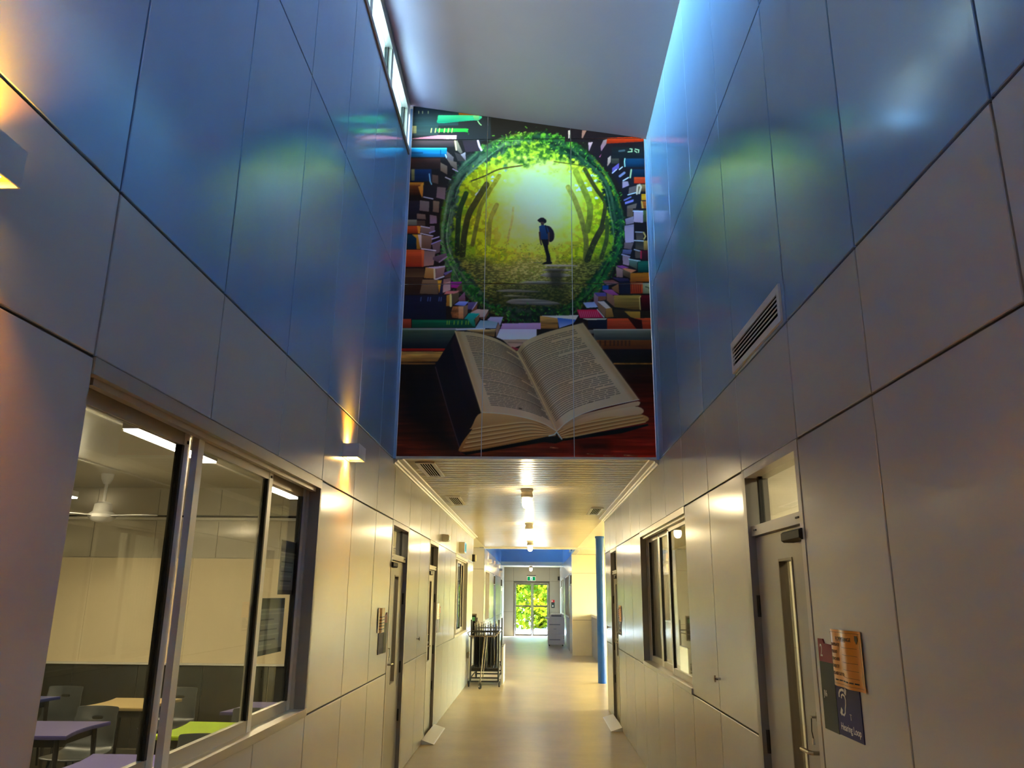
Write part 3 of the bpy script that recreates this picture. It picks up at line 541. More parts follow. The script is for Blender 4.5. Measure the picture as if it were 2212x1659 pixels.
def side_wall(name, side, xf, ys, zs, ops, mats, thick=.13, t=.012):
    s = -1 if side == 'L' else 1
    xa, xb = sorted((xf+s*t, xf+s*thick))
    root = struct(grid_solid(name, [xa, xb], ys, zs, lambda x, y, z: inside(ops, y, z), M['joint']))
    for j in range(len(ys)-1):
        for k in range(len(zs)-1):
            if inside(ops, (ys[j]+ys[j+1])/2, (zs[k]+zs[k+1])/2): continue
            panel(side, xf, ys[j], ys[j+1], zs[k], zs[k+1], mats[k], root, t=t-.001)
    return root
# floor
struct(MB().box(-8, -6.3, -.12, 8, 35.95, 0).build('floor', M['concrete']))
# side walls, lower storey
tag(side_wall('wall_left', 'L', XL, LY, [0, ZA, ZB, ZC], OPEN_L, [M['panel']]*3), 'satin grey panelled wall along the corridor with the classroom window', 'wall')
tag(side_wall('wall_right', 'R', XR, RY, [0, ZA, ZB, ZC], OPEN_R, [M['panel']]*3), 'satin grey panelled wall with the near door and signs', 'wall')
# side walls, blue upper storey of the light well
YU_L = [y for y in LY if y < 7] + [YM-.012]
YU_R = [y for y in RY if y < 6.99] + [YM-.012]
tag(side_wall('wall_left_upper', 'L', XL, YU_L, [ZC, ZD, 6.15], [], [M['blue']]*2), 'blue panelled upper wall below the clerestory windows', 'wall')
tag(side_wall('wall_right_upper', 'R', XR, YU_R, [ZC, ZD, 6.40], [], [M['blue']]*2), 'blue panelled upper wall carrying the white air vent', 'wall')
struct(MB().box(XL-.13, -6.2, 0, XL, -2.165, ZC).build('wall_left_rear', M['panel'])); struct(MB().box(XR, -6.2, 0, XR+.13, -2.165, ZC).build('wall_right_rear', M['panel'])); struct(MB().box(XL-.13, -6.2, ZC, XL, -2.165, 6.15).build('wall_left_rear_upper', M['blue'])); struct(MB().box(XR, -6.2, ZC, XR+.13, -2.165, 6.4).build('wall_right_rear_upper', M['blue']))
tag(struct(MB().box(-1.6, -6.3, 0, 1.5, -6.2, 7.1).build('wall_back', M['panel'])), 'plain grey wall closing the corridor behind', 'wall')
# wall ends
struct(MB().box(XL-.14, 17.351, 0, XL, 17.37, 2.94).build('trim_1', M['panel'])); struct(MB().box(XR, 13.071, 0, XR+.14, 13.09, 2.94).build('trim_2', M['panel']))
# end wall above the opening carries the mural; sloped ceiling of the light well
slope = lambda x: 6.752 + (6.330-6.752)*(x-XL)/(XR-XL)
struct(MB().prism([(XL-.13, 2.945), (XR+.13, 2.945), (XR+.13, slope(XR+.13)), (XL-.13, slope(XL-.13))], 1, YM+.014, YM+.14).build('wall_end', M['aluL']))
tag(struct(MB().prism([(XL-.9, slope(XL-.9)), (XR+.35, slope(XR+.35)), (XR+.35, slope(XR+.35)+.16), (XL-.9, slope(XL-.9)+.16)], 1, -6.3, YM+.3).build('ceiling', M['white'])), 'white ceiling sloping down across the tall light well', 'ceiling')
struct(MB().box(XL-.0, YM-.016, ZC, XL+.022, YM+.004, 6.70).build('trim_3', M['blue'])); struct(MB().box(XR-.022, YM-.016, ZC, XR, YM+.004, 6.31).build('trim_4', M['blue']))
struct(MB().box(XL, YM-.004, 2.937, XR, YM+.05, 2.958).build('trim_5', M['trimw']))
# clerestory windows along the top of the left wall
cl = struct(empty('window_1')); tag(cl, 'row of narrow clerestory windows under the high ceiling edge', 'window')
m = MB(); m.box(XL-.10, -6.2, 6.15, XL+.012, YM-.01, 6.205); m.build('window_sill', M['bronze'], cl)
m = MB(); m.box(XL-.10, -6.2, 6.205, XL-.03, YM-.01, 6.245); m.build('bottom_rail', M['alu'], cl)
m = MB(); m.box(XL-.10, -6.2, 6.63, XL-.005, YM-.01, 6.76); m.build('head_rail', M['alu'], cl)
mull = [7.15 - .925*i for i in range(15)]
for i, y in enumerate(mull):
    MB().box(XL-.09, y-.045, 6.245, XL-.012, y+.045, 6.63).build('mullion', M['alu'], cl)
    MB().box(XL-.075, y-.07, 6.245, XL-.045, y-.045, 6.63).build('gasket', M['gasket'], cl)
    if i: MB().box(XL-.066, y+.045, 6.245, XL-.060, mull[i-1]-.07, 6.63).build('window_pane', M['glassC'], cl)
portal(XL-.13, .5, 6.44, 1, 0, 0, .5, 13.4)
# ceiling of the low corridor: boards running across
CZ = 2.942
tag(ceil2 := struct(MB().box(XL-.1, YM+.05, CZ+.012, XR+.1, 21.1, CZ+.08).build('ceiling_corridor', M['joint'])), 'low corridor ceiling of glossy cream boards', 'ceiling')
prof = []
W = .148
for q in range(9):
    u = q/8.0; edge = min(u, 1-u)*W
    prof.append((u*W, CZ + .0013*(2*u-1)**2 + max(0, .009-edge)*.9))
prof = [(0, CZ+.011)] + prof + [(W, CZ+.011)]
pl = MB().prism(prof, 0, XL+.02, XR-.02).mesh('ceiling_board'); pl.materials.append(M['slat'])
for p_ in pl.polygons: p_.use_smooth = False
y = YM+.055
while y < 21.05:
    o = bpy.data.objects.new('ceiling_board', pl); COL.objects.link(o); o.location = (0, y, 0); o.parent = ceil2; y += .150
def cornice(name, side, y0, y1):
    s = 1 if side == 'L' else -1; x = XL if side == 'L' else XR
    P = [(x, CZ-.050), (x+s*.012, CZ-.050), (x+s*.018, CZ-.036), (x+s*.034, CZ-.030), (x+s*.040, CZ-.016), (x+s*.085, CZ-.010), (x+s*.092, CZ), (x, CZ)]
    return struct(MB().prism(P, 1, y0, y1).build(name, M['trimw']))
cornice('trim_6', 'L', YM+.01, 17.37); cornice('trim_7', 'R', YM+.01, 13.09)
struct(MB().box(XL, 20.98, 2.90, XR+3, 21.12, 2.945).build('trim_8', M['trimw']))
# bays opening off the corridor further on
tag(struct(MB().box(XR-.02, 13.09, CZ, 6.4, 24.45, CZ+.1).build('ceiling_bay', M['cream'])), 'cream ceiling of the bright side bay behind the blue column', 'ceiling')
tag(struct(MB().box(-5.4, 17.37, CZ, XL+.02, 21.4, CZ+.1).build('ceiling_recess', M['cream'])), 'cream ceiling of the recess behind the trolley', 'ceiling')
tag(fw := struct(MB().box(-5.4, 21.312, 0, XL-.001, 21.45, 6.3).build('wall_recess', M['joint'])), 'pale panelled wall facing down the corridor behind the trolley', 'wall')
for z0, z1 in ((0, ZA), (ZA, ZB), (ZB, 2.94)):
    for x0, x1 in ((-2.2, -1.326), (-3.1, -2.2)): MB().box(x0+.004, 21.30, z0+.004, x1-.004, 21.312, z1-.004).build('wall_panel', M['panel'], fw)
struct(MB().box(-5.5, 17.2, 0, -5.4, 21.45, 3.05).build('wall_recess_side', M['panel']))
# low cabinet door in the recess wall
lc = tag(empty('hose_cabinet', (-1.57, 21.30, 0)), 'small dark glazed cabinet on the recess wall behind the trolley', 'cabinet')
m = MB(); m.box(-.10, -.10, .62, .075, -.001, 1.24); m.build('body', M['bronze'], lc); MB().box(-.075, -.106, .66, .05, -.1, 1.20).build('door', M['dark'], lc); MB().box(-.05, -.112, 1.06, .03, -.106, 1.16).build('label_plate', pmat('green_plate', (.05, .22, .08), .4), lc)
# right bay: white facing wall, low partition, glazed outer side
tag(ww := struct(MB().box(1.15, 24.432, 0, 6.4, 24.6, 6.3).build('wall_bay', M['joint'])), 'bright cream panelled wall facing down the corridor beside the blue column', 'wall')
for z0, z1 in ((0, ZA), (ZA, ZB), (ZB, 2.94)):
    for x0, x1 in ((1.15, 2.6), (2.6, 4.0), (4.0, 5.4)): MB().box(x0+.004, 24.42, z0+.004, x1-.004, 24.432, z1-.004).build('wall_panel', M['cream'], ww)
lp = tag(struct(MB().box(1.735, 21.9, 0, 1.80, 24.41, 1.12).build('wall_low_partition', M['grey'])), 'low grey partition wall between the blue column and the cream wall', 'wall')
MB().box(1.715, 21.88, 1.12, 1.82, 24.41, 1.185).build('coping', M['trimw'], lp)
for y0 in (21.92, 22.75, 23.58): MB().box(1.722, y0, .06, 1.735, y0+.80, 1.08).build('panel_board', M['grey'], lp)
struct(grid_solid('wall_bay_side', [6.3, 6.4], [13.0, 14.2, 23.4, 24.5], [0, .25, 2.7, 3.05], lambda x, y, z: 14.2 < y < 23.4 and .25 < z < 2.7, M['cream']))
struct(MB().box(1.30, 12.95, 0, 6.4, 13.07, 3.05).build('wall_bay_near', M['cream']))
bw = struct(empty('window_2')); tag(bw, 'wide glazed screen on the outer side of the bright bay', 'window')
for y0 in (14.2, 16.5, 18.8, 21.1): MB().box(6.34, y0+.03, .25, 6.345, y0+2.27, 2.7).build('window_pane', M['glassWarm'], bw)
for y0 in (14.2, 16.5, 18.8, 21.1, 23.4): MB().box(6.31, y0-.03, .25, 6.39, y0+.03, 2.7).build('mullion', M['alu'], bw)
portal(6.45, 18.8, 1.47, -1, 0, 0, 2.5, 9.3)
# second light well further down the corridor
def lerp_list(a, b, n): return [a+(b-a)*i/n for i in range(n+1)]
FL = [21.45, 21.95, 23.9, 25.2, 26.5, 27.4, 28.3, 29.6, 30.9, 32.2, 33.5, 34.6, 35.8]
FR = [24.6, 24.62, 25.52, 26.6, 28.2, 29.8, 31.4, 32.6, 33.4, 34.3, 35.8]
OF_L = [(21.95, 23.9, ZA, ZB), (26.5, 27.4, 0, ZB), (32.2, 33.5, 0, ZB)]
OF_R = [(24.62, 25.52, 0, ZB), (26.6, 29.8, ZA, ZB), (31.4, 32.6, ZA, ZB), (33.4, 34.3, 0, ZB)]
XF = 1.15
struct(MB().box(XL-.013, 21.30, 0, XL+.0006, 21.45, 2.94).build('trim_10', M['panel'])); struct(MB().box(XF-.0006, 24.419, 0, XF+.013, 24.6, 2.94).build('trim_11', M['cream']))
def wallF(name, side, xf, ys, ops, lab):
    r = side_wall(name, side, xf, ys, [0, ZA, ZB, 2.94], ops, [M['panel']]*3); tag(r, lab, 'wall'); return r
wallF('wall_left_far', 'L', XL, FL, OF_L, 'grey panelled wall of the far corridor with three lamps')
wallF('wall_right_far', 'R', XF, FR, OF_R, 'grey panelled wall of the far corridor behind the copier')
tag(struct(grid_solid('wall_left_far_upper', [XL-.13, XL], [21.1, 22, 31.6, 32.6], [2.94, 5.5, 6.0, 6.3], lambda x, y, z: 22 < y < 31.6 and 5.5 < z < 6.0, M['blue'])), 'blue upper wall over the far lamps', 'wall')
tag(struct(MB().box(XF, 21.1, 2.94, XF+.13, 32.6, 6.3).build('wall_right_far_upper', M['blue'])), 'blue upper wall over the copier side of the far corridor', 'wall')
tag(struct(MB().box(XL, 32.5, 2.94, XF, 32.62, 6.3).build('wall_far_bulkhead', M['blue'])), 'bright blue bulkhead hanging over the far corridor', 'wall')
struct(MB().box(XL-.2, 20.95, 2.96, XF+.2, 21.1, 6.3).build('wall_near_bulkhead', M['blue']))
struct(MB().box(XL-.3, 20.9, 6.3, XF+.3, 32.8, 6.42).build('ceiling_far_well', M['white']))
MB().box(XL-.07, 22, 5.5, XL-.06, 31.6, 6.0).build('window_pane', M['glassC'], struct(tag(empty('window_3'), 'clerestory strip over the far corridor', 'window')))
portal(XL-.16, 26.8, 5.75, 1, 0, 0, .5, 9.6)
tag(struct(MB().box(XL-.1, 32.45, CZ, XF+.1, 35.95, CZ+.1).build('ceiling_exit', M['cream'])), 'low cream ceiling in front of the exit doors', 'ceiling')
struct(MB().box(XL, 32.48, 2.89, XF, 32.58, 2.945).build('trim_9', M['trimw']))
M['endpanel'] = pmat('tan_wall_panel', (.36, .31, .235), .35, var=.03)
# end wall with the exit door opening
DW0, DW1, DH = -.905, .695, 2.30
ew = struct(grid_solid('wall_exit', [XL-.2, DW0, DW1, XF+.2], [35.812, 35.95], [0, DH, 3.05], lambda x, y, z: DW0 < x < DW1 and z < DH, M['joint'])); tag(ew, 'beige panelled wall around the glazed exit doors', 'wall')
for x0, x1, z0, z1 in ((XL, DW0, 0, ZA), (XL, DW0, ZA, ZB-.05), (DW1, XF, 0, ZA), (DW1, XF, ZA, ZB-.05), (XL, DW0, ZB-.05, 2.94), (DW0, DW1, ZB-.05, 2.94), (DW1, XF, ZB-.05, 2.94)):
    MB().box(x0+.004, 35.80, z0+.004, x1-.004, 35.812, z1-.004).build('wall_panel', M['endpanel'], ew)
# ================================================================ windows and doors
def sb(m, side, d0, d1, y0, y1, z0, z1): return m.box(DX(side, d0), y0, z0, DX(side, d1), y1, z1)
def sliding_window(name, side, y0, y1, stiles, label, z0=ZA, z1=ZB, order=(1, 0, 1)):
    r = struct(empty(name)); tag(r, label, 'window')
    # outer frame: head, sill, jambs, each a part
    m = MB(); sb(m, side, -.004, .125, y0, y1, z1-.052, z1); m.build('head_frame', M['alu'], r)
    m = MB(); sb(m, side, -.010, .125, y0, y1, z0, z0+.040); m.build('window_sill', M['alu'], r)
    m = MB(); sb(m, side, .030, .125, y0+.0, y0+.045, z0+.04, z1-.052); m.build('jamb', M['alu'], r)
    m = MB(); sb(m, side, -.004, .060, y1-.030, y1, z0+.04, z1-.052); m.build('jamb', M['jamb'], r)
    m = MB(); sb(m, side, .060, .125, y1-.050, y1, z0+.04, z1-.052); m.build('jamb', M['alu'], r)
    m = MB(); sb(m, side, .020, .05, y0+.045, y1-.05, z1-.075, z1-.052); m.build('head_track', M['alu'], r)
    edges = [y0+.045]+stiles+[y1-.05]
    for i in range(len(edges)-1):
        a, b = edges[i], edges[i+1]; d = .045+.034*order[i % 3]
        za, zb = z0+.040, z1-.058
        s = tag(empty('sash')); s.parent = r
        m = MB(); sb(m, side, d, d+.028, a, a+.055, za, zb); m.build('stile', M['aluL'], s)
        m = MB(); sb(m, side, d, d+.028, b-.055, b, za, zb); m.build('stile', M['aluL'], s)
        m = MB(); sb(m, side, d+.002, d+.026, a+.055, b-.055, za, za+.055); m.build('bottom_rail', M['alu'], s)
        m = MB(); sb(m, side, d+.002, d+.026, a+.055, b-.055, zb-.055, zb); m.build('top_rail', M['alu'], s)
        m = MB(); sb(m, side, d-.001, d+.027, b-.075, b-.055, za+.055, zb-.055); m.build('gasket', M['gasket'], s)
        m = MB(); sb(m, side, d+.010, d+.015, a+.055, b-.075, za+.055, zb-.055); m.build('window_pane', M['glass'], s)
        m = MB(); sb(m, side, d-.004, d+.004, (b if i < 2 else a)-.028-.006, (b if i < 2 else a)-.028+.006, zb-.045, zb-.033); m.build('rivet', M['black'], s)
    return r
sliding_window('window_4', 'L', 2.21, 4.82, [3.10, 4.04], 'three-pane aluminium window into the lit classroom with desks')
sliding_window('window_5', 'L', 13.52, 15.93, [14.30, 15.10], 'small aluminium window beside the trolley')
sliding_window('window_6', 'R', 6.12, 8.73, [7.22, 7.95], 'aluminium sliding window with vertical blinds beyond its far pane', order=(0, 1, 1))

def door(name, side, y0, y1, slit, label, lead='far', ajar=0.0, z1=ZB):
    r = struct(empty(name)); tag(r, label, 'door')
    jw = .045
    m = MB(); sb(m, side, -.003, .125, y0, y0+jw, 0, z1); m.build('jamb', M['doorframe'], r)
    m = MB(); sb(m, side, -.003, .125, y1-jw-.015, y1, 0, z1); m.build('jamb', M['jamb'], r)
    m = MB(); sb(m, side, -.003, .125, y0+jw, y1-jw-.015, z1-.045, z1); m.build('head_frame', M['doorframe'], r)
    m = MB(); sb(m, side, .015, .10, y0+jw, y1-jw-.015, 2.022, 2.075); tr = m.build('transom_rail', M['doorframe'], r)
    for yy in (y0+.12, y1-.14): m = MB(); sb(m, side, .009, .015, yy-.02, yy+.02, 2.046, 2.054); m.build('slot', M['black'], tr)
    m = MB(); sb(m, side, .060, .066, y0+jw, y1-jw-.015, 2.075, z1-.045); m.build('transom_pane', M['glass'], r)
    m = MB(); sb(m, side, .052, .074, y1-jw-.09, y1-jw-.06, 2.075, z1-.045); m.build('gasket', M['gasket'], r)
    a, b = y0+jw+.004, y1-jw-.019
    s0, s1 = slit
    xs = sorted((DX(side, .035), DX(side, .080)))
    lf = grid_solid('leaf', xs, [a, s0, s1, b], [.008, .88, 1.886, 2.016], lambda x, y, z: s0 < y < s1 and .88 < z < 1.886, M['door'], r)
    m = MB(); sb(m, side, .052, .057, s0, s1, .88, 1.886); m.build('slit_pane', M['glass'], lf)
    for q in ((s0, s0+.012, .88, 1.886), (s1-.012, s1, .88, 1.886), (s0+.012, s1-.012, .88, .892), (s0+.012, s1-.012, 1.874, 1.886)):
        m = MB(); sb(m, side, .032, .083, *q); m.build('slit_bead', M['bronze'], lf)
    for z in (.55, 1.0, 1.66):
        m = MB(); m.tube([(DX(side, .028), b+.006, z-.055), (DX(side, .028), b+.006, z+.055)], .011, 8); m.build('hinge', M['black'], r)
    # closer, lock, lever
    zc = 1.972
    m = MB(); xa = DX(side, .035); s = -1 if side == 'R' else 1
    P = [(zc-.024, 0), (zc-.024, .045), (zc-.016, .056), (zc+.016, .056), (zc+.024, .045), (zc+.024, 0)]
    m.prism([(xa+s*d, z) for z, d in P], 1, a-.03, a+.22); m.build('door_closer', M['black'], r, True)
    MB().box(xa+s*.010, a+.221, zc-.018, xa+s*.05, a+.226, zc+.018).build('closer_cap', M['bronze'], r)
    m = MB(); m.prism([(xa+s*t, z) for t, z in ((0, .93), (.008, .93), (.008, 1.125), (0, 1.125))], 1, a+.035, a+.075); pl_ = m.build('lock_plate', M['chrome'], r)
    MB().tube([(xa, a+.055, 1.085), (xa+s*.045, a+.055, 1.085), (xa+s*.055, a+.065, 1.085), (xa+s*.055, a+.17, 1.083)], .009, 8).build('lever', M['chrome'], pl_, True)
    MB().tube([(xa, a+.055, .985), (xa+s*.014, a+.055, .985)], .012, 10).build('key_cylinder', M['chrome'], pl_)
    m = MB(); m.tube([(xa, a+.048, 1.225), (xa+s*.018, a+.048, 1.225)], .022, 12); es = m.build('lock_rose', M['chrome'], r, True)
    MB().box(xa+s*.018, a+.036, 1.221, xa+s*.045, a+.060, 1.229).build('key', M['chrome'], es)
    MB().tube([(xa+s*.042, a+.05, 1.22), (xa+s*.044, a+.052, 1.17), (xa+s*.04, a+.05, 1.14)], .0022, 5).build('key_chain', M['black'], es)
    MB().box(xa+s*.036, a+.045, 1.118, xa+s*.044, a+.058, 1.142).build('key_tag', M['aluL'], es)
    return r
door('door_1', 'R', 3.43, 4.38, (3.735, 3.945), 'grey door with narrow glass slit beside the hearing loop sign')
door('door_2', 'L', 7.37, 8.36, (7.80, 8.02), 'grey door with glass slit just past the classroom window')
door('door_3', 'L', 10.09, 11.02, (10.44, 10.64), 'grey door opening onto the cream floor ramp past the first ceiling vent')
door('door_4', 'R', 11.29, 12.19, (11.62, 11.82), 'grey door with floor ramp beside the blue column')
# far corridor openings
def plain_glazing(name, side, xf, y0, y1, n, label, z0=ZA, z1=ZB):
    s = -1 if side == 'L' else 1; r = struct(tag(empty(name), label, 'window'))
    for q in range(n+1):
        y = y0+(y1-y0)*q/n; MB().box(xf+s*.0, max(y0, y-.03), z0+.045, xf+s*.1, min(y1, y+.03), z1-.045).build('mullion', M['alu'], r)
    for q in range(n): MB().box(xf+s*.05, y0+(y1-y0)*q/n+.03, z0+.045, xf+s*.055, y0+(y1-y0)*(q+1)/n-.03, z1-.045).build('window_pane', M['glass'], r)
    MB().box(xf+s*-.01, y0, z0, xf+s*.1, y1, z0+.045).build('window_sill', M['aluL'], r); MB().box(xf+s*0, y0, z1-.045, xf+s*.1, y1, z1).build('head_frame', M['alu'], r)
plain_glazing('window_7', 'L', XL, 21.95, 23.9, 2, 'aluminium window under the first far lamp')
plain_glazing('window_8', 'R', XF, 26.6, 29.8, 3, 'aluminium window behind the copier')
plain_glazing('window_9', 'R', XF, 31.4, 32.6, 2, 'narrow window past the copier near the exit')
def open_door(name, side, xf, y0, y1, ang, label, mat):
    s = -1 if side == 'L' else 1
    r = struct(tag(empty(name), label, 'door'))
    MB().box(xf, y0, 0, xf+s*.13, y0+.045, ZB).build('jamb', M['bronze'], r); MB().box(xf, y1-.045, 0, xf+s*.13, y1, ZB).build('jamb', M['bronze'], r)
    MB().box(xf, y0+.045, 2.03, xf+s*.13, y1-.045, 2.08).build('transom_rail', M['doorframe'], r); MB().box(xf+s*.06, y0+.045, 2.08, xf+s*.066, y1-.045, ZB-.04).build('transom_pane', M['glass'], r); MB().box(xf, y0+.045, ZB-.04, xf+s*.13, y1-.045, ZB).build('head_frame', M['doorframe'], r)
    L = y1-y0-.1
    lf = empty('leaf'); lf.parent = r; lf.location = (xf-s*.012, y1-.05, 0); lf.rotation_euler = (0, 0, s*ang)
    grid_solid('leaf_board', [-.02, .02], [-L, -L*.62, -L*.40, 0], [.01, .88, 1.886, 2.02], lambda x, y, z: -L*.62 < y < -L*.40 and .88 < z < 1.886, mat, lf)
    MB().box(-.004, -L*.62, .88, .004, -L*.40, 1.886).build('slit_pane', M['glass'], lf); MB().box(-s*.02, -L+.06, 1.0, -s*.05, -L+.18, 1.02).build('lever', M['chrome'], lf)
    return r
M['doorblue'] = pmat('blue_grey_door_paint', (.22, .25, .33), .3)
open_door('door_5', 'L', XL, 26.5, 27.4, .22, 'blue-grey door standing ajar in the far corridor', M['doorblue'])
open_door('door_6', 'R', XF, 24.62, 25.52, .20, 'pale door standing ajar at the corner of the cream wall', M['doorframe'])
open_door('door_7', 'L', XL, 32.2, 33.5, .04, 'grey door nearest the exit on the lamp side', M['door'])
open_door('door_8', 'R', XF, 33.4, 34.3, .02, 'grey door nearest the exit on the copier side', M['door'])
# glazed exit doors
ex = struct(tag(empty('door_9', (0, 35.84, 0)), 'pair of glazed exit doors full of bright green foliage', 'door'))
for x0, x1 in ((DW0, DW0+.055), (DW1-.055, DW1)): MB().box(x0, -.045, 0, x1, .08, DH).build('jamb', M['bronze'], ex)
MB().box(DW0+.055, -.045, DH-.055, DW1-.055, .08, DH).build('head_frame', M['bronze'], ex)
mid = -.075
for x0, x1 in ((DW0+.06, mid-.003), (mid+.003, DW1-.06)):
    lf = empty('leaf'); lf.parent = ex
    for a, b in ((x0, x0+.055), (x1-.055, x1)): MB().box(a, 0, .01, b, .045, DH-.06).build('stile', M['jamb'], lf)
    for z0, z1 in ((.01, .09), (1.235, 1.30), (DH-.12, DH-.06)): MB().box(x0+.055, .002, z0, x1-.055, .043, z1).build('rail', M['bronze'], lf)
    for z0, z1 in ((.09, 1.235), (1.30, DH-.12)): MB().box(x0+.055, .018, z0, x1-.055, .024, z1).build('window_pane', M['glassD'], lf)
portal(-.1, 36.05, 1.15, 0, -1, 0, 1.5, 2.25)
# ---------------------------------------------------------------- rooms seen through the glass
def room(nm, x0, x1, y0, y1, zc, mats, lab, corridor):
    wm, cm = mats
    t = .08
    if corridor != 'xmax': struct(MB().box(x1, y0-t, 0, x1+t, y1+t, zc+.1).build('wall_'+nm+'_side', wm))
    if corridor != 'xmin': struct(MB().box(x0-t, y0-t, 0, x0, y1+t, zc+.1).build('wall_'+nm+'_side', wm))
    struct(MB().box(x0, y0-t, 0, x1, y0, zc+.1).build('wall_'+nm+'_near', wm)); b = struct(MB().box(x0, y1, 0, x1, y1+t, zc+.1).build('wall_'+nm+'_back', wm))
    struct(MB().box(x0-t, y0-t, zc, x1+t, y1+t, zc+.1).build('ceiling_'+nm, cm))
    return b
M['roomceil'] = pmat('beige_ceiling_sheet', (.62, .57, .47), .35, var=.02)
cb = room('classroom', -6.8, XL-.13, -.6, 9.3, 2.92, (M['roomwall'], M['roomceil']), '', 'xmax')
struct(MB().box(-6.8, -.6, 0, XL-.13, 9.3, .012).build('floor_classroom', M['carpet']))
room('left_office', -5.2, XL-.13, 9.5, 17.2, 2.92, (M['roomwall'], M['roomceil']), '', 'xmax')
room('right_room', XR+.13, 5.6, -.6, 5.1, 2.92, (M['roomwall'], M['roomceil']), '', 'xmin')
room('right_office', XR+.13, 5.6, 5.3, 12.85, 2.92, (M['roomwall'], M['roomceil']), '', 'xmin')
room('far_left', -4.2, XL-.13, 21.6, 35.7, 2.92, (M['roomwall'], M['roomceil']), '', 'xmax')
room('far_right', XF+.13, 4.2, 24.75, 35.7, 2.92, (M['roomwall'], M['roomceil']), '', 'xmin')
# classroom back wall: dark lower panels, whiteboard, upper panels, trim rail
for q in range(6):
    x0 = -6.0+q*.75; MB().box(x0+.004, 9.285, .03, x0+.746, 9.30, .90).build('wall_panel', M['darkwall'], cb)
    if q < 5: MB().box(x0+.004, 9.288, 2.10, x0+.746, 9.30, 2.52).build('wall_panel', M['roomwall'], cb); MB().box(x0+.004, 9.288, 2.60, x0+.746, 9.30, 2.90).build('wall_panel', M['roomwall'], cb)
MB().box(-6.8, 9.26, 2.535, -2.6, 9.30, 2.565).build('picture_rail', M['trimw'], cb); MB().box(-6.8, 9.28, 2.565, -2.6, 9.30, 2.59).build('painted_shadow_strip', M['dark'], cb)  # solid dark strip drawn as shade above the rail, no real gap
wb = tag(empty('whiteboard', (-4.4, 9.28, .93)), 'long glossy whiteboard on the classroom back wall', 'whiteboard')
for q in range(3): MB().box(-2.0+q*1.2, -.012, 0, -.803+q*1.2, .004, 1.16).build('board_panel', M['board'], wb)
MB().box(-2.02, -.03, -.022, 1.6, .004, -.002).build('pen_ledge', M['trimw'], wb)
# connecting door at the corner of the classroom
dd = struct(tag(empty('door_10', (-2.05, 9.285, 0)), 'cream door with transom in the classroom back corner', 'door'))
MB().box(-.55, -.02, 0, -.50, .01, 2.45).build('jamb', M['trimw'], dd); MB().box(.40, -.02, 0, .45, .01, 2.45).build('jamb', M['trimw'], dd); MB().box(-.50, -.02, 2.40, .40, .01, 2.45).build('head_frame', M['trimw'], dd)
MB().box(-.50, -.012, .01, .40, .008, 2.0).build('leaf', M['cream'], dd); MB().box(-.50, -.02, 2.0, .40, .01, 2.06).build('transom_rail', M['trimw'], dd); MB().box(-.48, -.006, 2.06, .38, .004, 2.40).build('transom_panel', M['roomwall'], dd); MB().box(-.32, -.016, .95, -.24, -.010, 1.8).build('slit_pane', M['dark'], dd)
